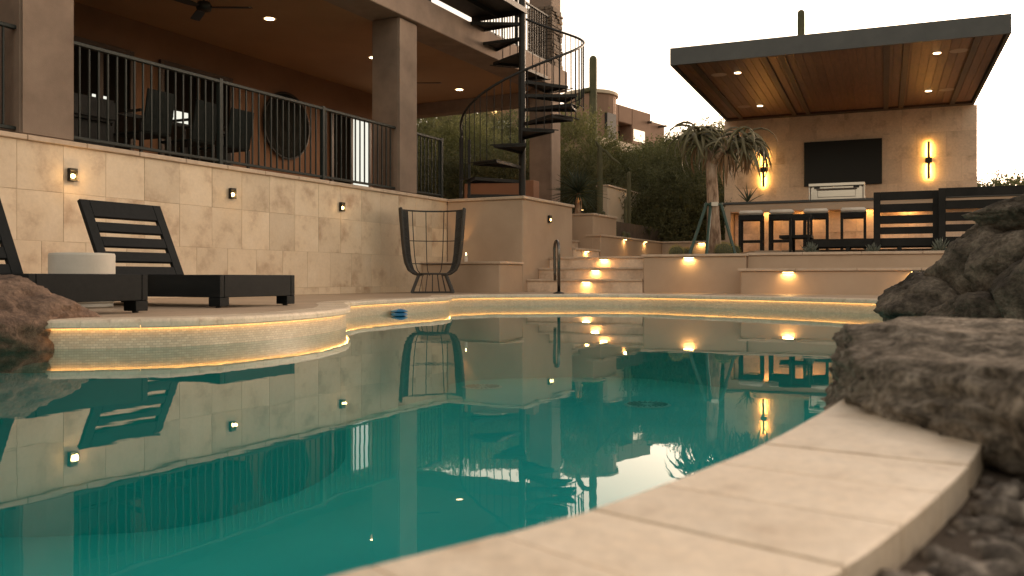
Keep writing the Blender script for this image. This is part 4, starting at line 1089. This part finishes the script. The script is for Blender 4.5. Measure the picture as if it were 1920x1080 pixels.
def column_cactus(name, label, loc, h, r_, ribs=12, arms=(), lean=(0,0), group=None):
    t = thing(name, label, 'cactus', loc, 0, group)
    def stem(path, rad):
        mb = MB(); N = len(path); na = ribs*2; rings = []
        for i, p in enumerate(path):
            f = i/(N-1); rr = rad[i]
            tg = (path[min(i+1, N-1)]-path[max(i-1, 0)]).normalized(); x = tg.cross(Vector((0,1,0))).normalized() if abs(tg.y) < .95 else Vector((1,0,0)); y = x.cross(tg)
            for k in range(na):
                a = 2*math.pi*k/na; q = rr*(1.09 if k % 2 else .9); mb.v.append(p+x*(q*math.cos(a))+y*(q*math.sin(a)))
        for i in range(N-1):
            for k in range(na): mb.f.append((i*na+k, i*na+(k+1) % na, (i+1)*na+(k+1) % na, (i+1)*na+k))
        mb.f.append(tuple((N-1)*na+k for k in range(na)))
        return mb
    N = 16; path = []; rad = []
    for i in range(N+1):
        f = i/N; path.append(Vector((lean[0]*f*f, lean[1]*f*f, h*f))); rad.append(r_*(.9+.12*math.sin(f*math.pi))*random.uniform(.97,1.03))
    for q, s_ in ((.35,.93),(.62,.74),(.82,.5),(.95,.22)): path.append(Vector((lean[0], lean[1], h+r_*q))); rad.append(r_*s_*.92)
    stem(path, rad).build('trunk', SAG, t, smooth=True)
    for pts_ in arms:
        P = [Vector(p) for p in pts_[0]]; q = []
        for i in range(len(P)-1):
            for j in range(6): q.append(P[i].lerp(P[i+1], j/6))
        q.append(P[-1]); n = len(q); rd = [pts_[1]*(1 if n-1-i > 3 else (.45+.18*(n-1-i))) for i in range(n)]
        stem(q, rd).build('arm', SAG, t, smooth=True)
    return t
random.seed(4)
def sag(label, px, pytop, Y, w_px, arms=()):
    top = at(px, pytop, Y); zb = hill_z(top.x, Y)-.3; r_ = w_px/2/F*Y
    return column_cactus('saguaro', label, (top.x, Y, zb), top.z-zb-r_, r_, 13, arms, group='tall saguaros')
zb = hill_z(2.6, 28)-.3
sag('tall saguaro rising behind the spiral stair', 1112, 104, 28.0, 14, arms=((((-.05,0,5.05),(-.30,0,5.0),(-.46,0,4.75),(-.50,0,4.45)), .08),))
sag('tall saguaro top showing above the pavilion roof', 1502, 18, 34.0, 13)
column_cactus('column_cactus', 'tall thin cactus with a drooping arm by the cream wall', gp(1125, 17.6, .9), 2.05, .055, 8, arms=((((0,0,2.05),(.12,0,2.0),(.25,0,1.85),(.40,0,1.75)), .028), (((0,0,2.05),(-.08,0,2.2)), .03)))
column_cactus('column_cactus', 'short cactus stem leaning on the tall thin cactus', gp(1131, 17.5, .9), .75, .05, 8)
column_cactus('column_cactus', 'slender grey cactus standing before the mesh fence', gp(1179, 19.2, .9), 1.75, .042, 8)
column_cactus('column_cactus', 'shorter slender cactus beside the grey one at the fence', gp(1173, 19.0, .9), 1.15, .036, 8)
for k, (px, h) in enumerate(((1137, .42), (1146, .28), (1152, .36), (1170, .22), (1178, .20))):
    column_cactus('column_cactus', ('stubby cactus right of the tall thin cactus', 'lowest stubby cactus in the bed behind the garden wall', 'stubby cactus by the corner of the cream wall', 'little cactus at the foot of the slender grey cactus', 'round little cactus near the first garden wall light')[k], gp(px, 17.4+.15*k, 1.05), h, .05, 8)

# desert trees and shrubs: slender twigs carrying tiny leaves
def crown_mesh(seed, rx, rz, n_cl, m, fine=1.0):
    rnd = random.Random(seed); mb = MB(); V, Fc = mb.v, mb.f
    for c in range(n_cl):
        th = rnd.uniform(0, 2*math.pi); u_ = rnd.uniform(-.75, 1); rr = rnd.uniform(.25, 1)**.45
        s_ = math.sqrt(max(0, 1-u_*u_))
        p = Vector((rx*rr*s_*math.cos(th), rx*rr*s_*math.sin(th), rz*rr*u_))
        p *= 1+.28*noise.noise(p.normalized()*2.2+Vector((seed, 0, 0)))
        out = (p.normalized()+Vector((rnd.uniform(-.5,.5), rnd.uniform(-.5,.5), rnd.uniform(-.1,.9)))).normalized()
        for tw in range(rnd.randint(4, 7)):
            d = (out+Vector((rnd.uniform(-.7,.7), rnd.uniform(-.7,.7), rnd.uniform(-.5,.6)))).normalized()
            L = rnd.uniform(.25, .62)*fine; a = p+Vector((rnd.uniform(-.12,.12), rnd.uniform(-.12,.12), rnd.uniform(-.12,.12)))
            w = d.orthogonal().normalized()*.006; e = a+d*L+Vector((0,0,-.1*L))
            i0 = len(V); V += [a-w, a+w, e]; Fc.append((i0, i0+1, i0+2))
            for q in range(9):
                f = rnd.uniform(.1, 1); b = a.lerp(e, f); s2 = rnd.uniform(.035, .075)*fine
                d1 = (d*.6+Vector((rnd.uniform(-1,1), rnd.uniform(-1,1), rnd.uniform(-1,1)))).normalized(); d2 = d1.orthogonal().normalized()
                d2.rotate(Matrix.Rotation(rnd.uniform(0, 6.28), 3, d1))
                i0 = len(V); V += [b-d2*s2*.22, b+d1*s2*.5+d2*s2*.28, b+d1*s2*1.2, b+d1*s2*.5-d2*s2*.28]; Fc.append((i0, i0+1, i0+2, i0+3))
    return mb.mesh('crown', m)
def trunk_mesh(seed, h, rx):
    rnd = random.Random(seed); mb = MB()
    mb.tube([(0,0,-.4), (.05,0,h*.35), (0,.05,h*.6)], .1, 8, radii=[.14,.11,.08])
    for k in range(7):
        a = k*.9+rnd.uniform(-.3,.3); q = rnd.uniform(.5,.85)*rx
        mb.tube([(0,0,h*.3+.04*k), (q*.4*math.cos(a), q*.4*math.sin(a), h*.65), (q*math.cos(a), q*math.sin(a), h*rnd.uniform(.8,1.15))], .04, 5, radii=[.06,.04,.015])
    return mb.mesh('trunk', TRUNK, smooth=True)
VAR = [(crown_mesh(1, 1.9, 1.45, 620, LEAF[0]), trunk_mesh(1, 2.2, 1.9)), (crown_mesh(2, 2.2, 1.35, 680, LEAF[1]), trunk_mesh(2, 2.1, 2.2)),
       (crown_mesh(3, 1.6, 1.7, 600, LEAF[0]), trunk_mesh(3, 2.4, 1.6)), (crown_mesh(4, 2.0, 1.2, 640, LEAF[2]), trunk_mesh(4, 1.9, 2.0)), (crown_mesh(6, 1.8, 1.5, 640, LEAF[1]), trunk_mesh(6, 2.2, 1.8))]
SHR = [(crown_mesh(7, .9, .75, 300, LEAF[2], .7), trunk_mesh(7, .8, .7)), (crown_mesh(8, 1.0, .7, 320, LEAF[1], .7), trunk_mesh(8, .75, .8))]
KIND = ['feathery palo verde', 'dark spreading mesquite', 'tall narrow palo verde', 'yellowish low acacia', 'rounded dark mesquite']
CROWN_Z = (2.2, 2.1, 2.4, 1.9, 2.2)
CROWN_TOP = [CROWN_Z[k] + sorted(v.co.z for v in VAR[k][0].vertices)[int(len(VAR[k][0].vertices)*.997)] for k in range(5)]
def tree(px, pytop, Y, k, s=1.0, where=''):
    top = at(px, pytop, Y)
    t = thing('desert_tree', '%s %s' % (KIND[k], where), 'tree', (top.x, Y, top.z-CROWN_TOP[k]*s), random.uniform(0, 6.28), 'desert trees on the slope')
    piece('crown', VAR[k][0], t, (0, 0, CROWN_Z[k])); piece('trunk', VAR[k][1], t)
    t.scale = (s, s, s); return t
def shrub(px, pytop, Y, k, s, lab):
    top = at(px, pytop, Y)
    t = thing('desert_shrub', lab, 'shrub', (top.x, Y, top.z-1.45*s), random.uniform(0, 6.28), 'desert shrubs below the trees')
    piece('crown', SHR[k][0], t, (0,0,.78)); piece('trunk', SHR[k][1], t); t.scale = (s, s, s)
random.seed(17)
tree(1068, 205, 25.0, 2, .9, 'directly behind the saguaro by the stair')
tree(1135, 280, 24.0, 0, .85, 'below the curved tower of the far house')
tree(1190, 275, 26.0, 0, 1.0, 'in front of the far house windows')
tree(1225, 285, 24.0, 1, .95, 'under the right end of the far house')
tree(1275, 252, 28.0, 0, 1.1, 'right of the far house against the sky')
tree(1308, 236, 27.0, 2, 1.0, 'tall against the sky left of the aloe')
tree(1335, 240, 24.5, 4, .95, 'directly behind the aloe head')
tree(1240, 335, 22.6, 4, .75, 'low behind the mesh fence')
tree(1300, 310, 22.8, 1, .8, 'low behind the aloe stakes')
tree(1170, 330, 22.4, 3, .7, 'behind the slender grey cactus')
tree(1125, 340, 21.5, 1, .6, 'behind the cream wall')
tree(1060, 285, 23.0, 3, .8, 'behind the yucca and end column')
tree(800, 190, 27.0, 1, 1.0, 'seen just right of the square column')
tree(838, 225, 25.0, 0, .9, 'seen through the lower spiral stair on its left')
tree(900, 268, 26.0, 4, .9, 'seen through the spiral balusters near the lamp')
tree(955, 262, 24.0, 1, .85, 'seen left of the stair pole')
tree(1000, 245, 26.0, 2, .9, 'seen between stair pole and end column')
tree(930, 200, 33.0, 4, 1.2, 'far up the slope seen above the low red brown wall')
tree(760, 225, 30.0, 4, 1.0, 'hidden mostly by the square column')
tree(885, 214, 36.0, 3, 1.2, 'higher up the slope behind the stair')
tree(1210, 280, 40.0, 3, 1.2, 'on the slope below the far house wall')
tree(1280, 255, 44.0, 1, 1.3, 'far up the slope right of the far house')
tree(1340, 228, 38.0, 2, 1.2, 'peeking over the left pavilion wall edge')
tree(1860, 330, 27.0, 1, .9, 'right of the pavilion wall by the frame edge')
tree(1905, 318, 30.0, 4, 1.0, 'at the far right frame edge')
tree(1835, 345, 25.0, 3, .7, 'just past the right edge of the pavilion wall')
tree(1950, 330, 26.0, 1, 1.0, 'beyond the right frame edge')
for k, (px, py, Y, lab) in enumerate(((1200, 385, 21.9, 'dark shrub behind the mesh fence, left part'), (1250, 380, 22.0, 'dark shrub behind the middle of the mesh fence'), (1300, 378, 21.9, 'dark shrub behind the fence next to the left stake'), (1340, 385, 21.7, 'dark shrub between aloe trunk and pavilion wall'), (1160, 392, 21.6, 'dark shrub at the left end of the mesh fence'), (1225, 410, 21.2, 'low shrub over the lit garden wall'), (830, 300, 22.5, 'shrub behind the pale capped garden wall'), (910, 305, 22.0, 'shrub behind the low red brown wall'), (960, 300, 21.5, 'shrub left of the end column foot'))):
    shrub(px, py, Y, k % 2, 1.0+.1*(k % 3), lab)

# ------------------------------------------------------------------ far houses on the hill
FH = at(1142, 190, 58.0); zt = FH.z
fh = thing('hillside_house', 'pink brown adobe house with a curved tower on the far slope', 'house', (FH.x, FH.y, 0), -R(38))
# local y runs along the visible facade away to the right, local x out of the facade
MB().box(-6, 0, .0, 1.2, 4, zt-.001).box(-6, -.9, 1.2, 3.0, 4, zt-.001).box(-.9, 0, 1.2, 3.0, zt-1.15, zt-.001).box(-6, 0, 3.0, 5.6, 4, zt-.001).box(-6, -.3, 5.6, 8.2, 4, zt-.4).build('wall', FARW, fh, bevel=.05)
MB().box(-.05, .02, 3.15, 4.7, zt-2.2, zt-1.4).build('window', GLASSR, fh); MB().box(-.92, -.86, 2.3, 2.8, zt-2.9, zt-1.5).build('door', DARKG, fh)
MB().box(-.92, -.86, 1.35, 1.9, zt-2.3, zt-1.4).build('window', GLASSR, fh)
for y in (5.1, 7.2): MB().box(-.31 if y > 5.6 else 0, .35, y, y+.16, zt-.75, zt-.6).build('rain_spout', BEAM, fh)
tc = at(1092, 190, 58.0); lx, ly = rot2(R(38), tc.x-FH.x, tc.y-FH.y).xy
MB().lathe([(1.75,zt-4.5),(1.75,zt+.35)], 28, (lx, ly+.9, 0)).build('tower', FARW, fh, smooth=False)
MB().lathe([(1.70,zt+.35),(1.9,zt+.36),(1.9,zt+.55),(1.75,zt+.62)], 28, (lx, ly+.9, 0)).build('tower_cap', CREAM, fh)
MB().lathe([(.28,zt-4),(.28,zt+.3)], 12, (.1, -.1, 0)).build('column', FARW, fh)
MB().box(lx+1.2, lx+1.8, ly+.2, ly+1.3, zt-2.6, zt-.9).build('window', DARKG, fh)
MB().box(.35, .5, -2.5, 4, zt-3.2, zt-2.6).build('terrace_wall', CREAM, fh)
f2 = at(836, 212, 46.0)
fh2 = thing('hillside_house', 'low brown house with a lit lamp seen under the patio ceiling', 'house', (f2.x, 46, 0), R(-12))
MB().box(-.5, 1.6, 0, 5, 4, f2.z).box(1.6, 5.2, .6, 5, 4, f2.z+.6).build('wall', FARW, fh2, bevel=.04)
MB().box(2.2, 3.4, .55, .62, f2.z-2.1, f2.z-.4).build('window', GLASSR, fh2); MB().box(3.7, 4.6, .55, .62, f2.z-1.9, f2.z-.3).build('window', DARKG, fh2)
MB().box(2.4, 2.6, .3, .55, f2.z-.15, f2.z+.15).build('lamp', E_FAR, fh2)
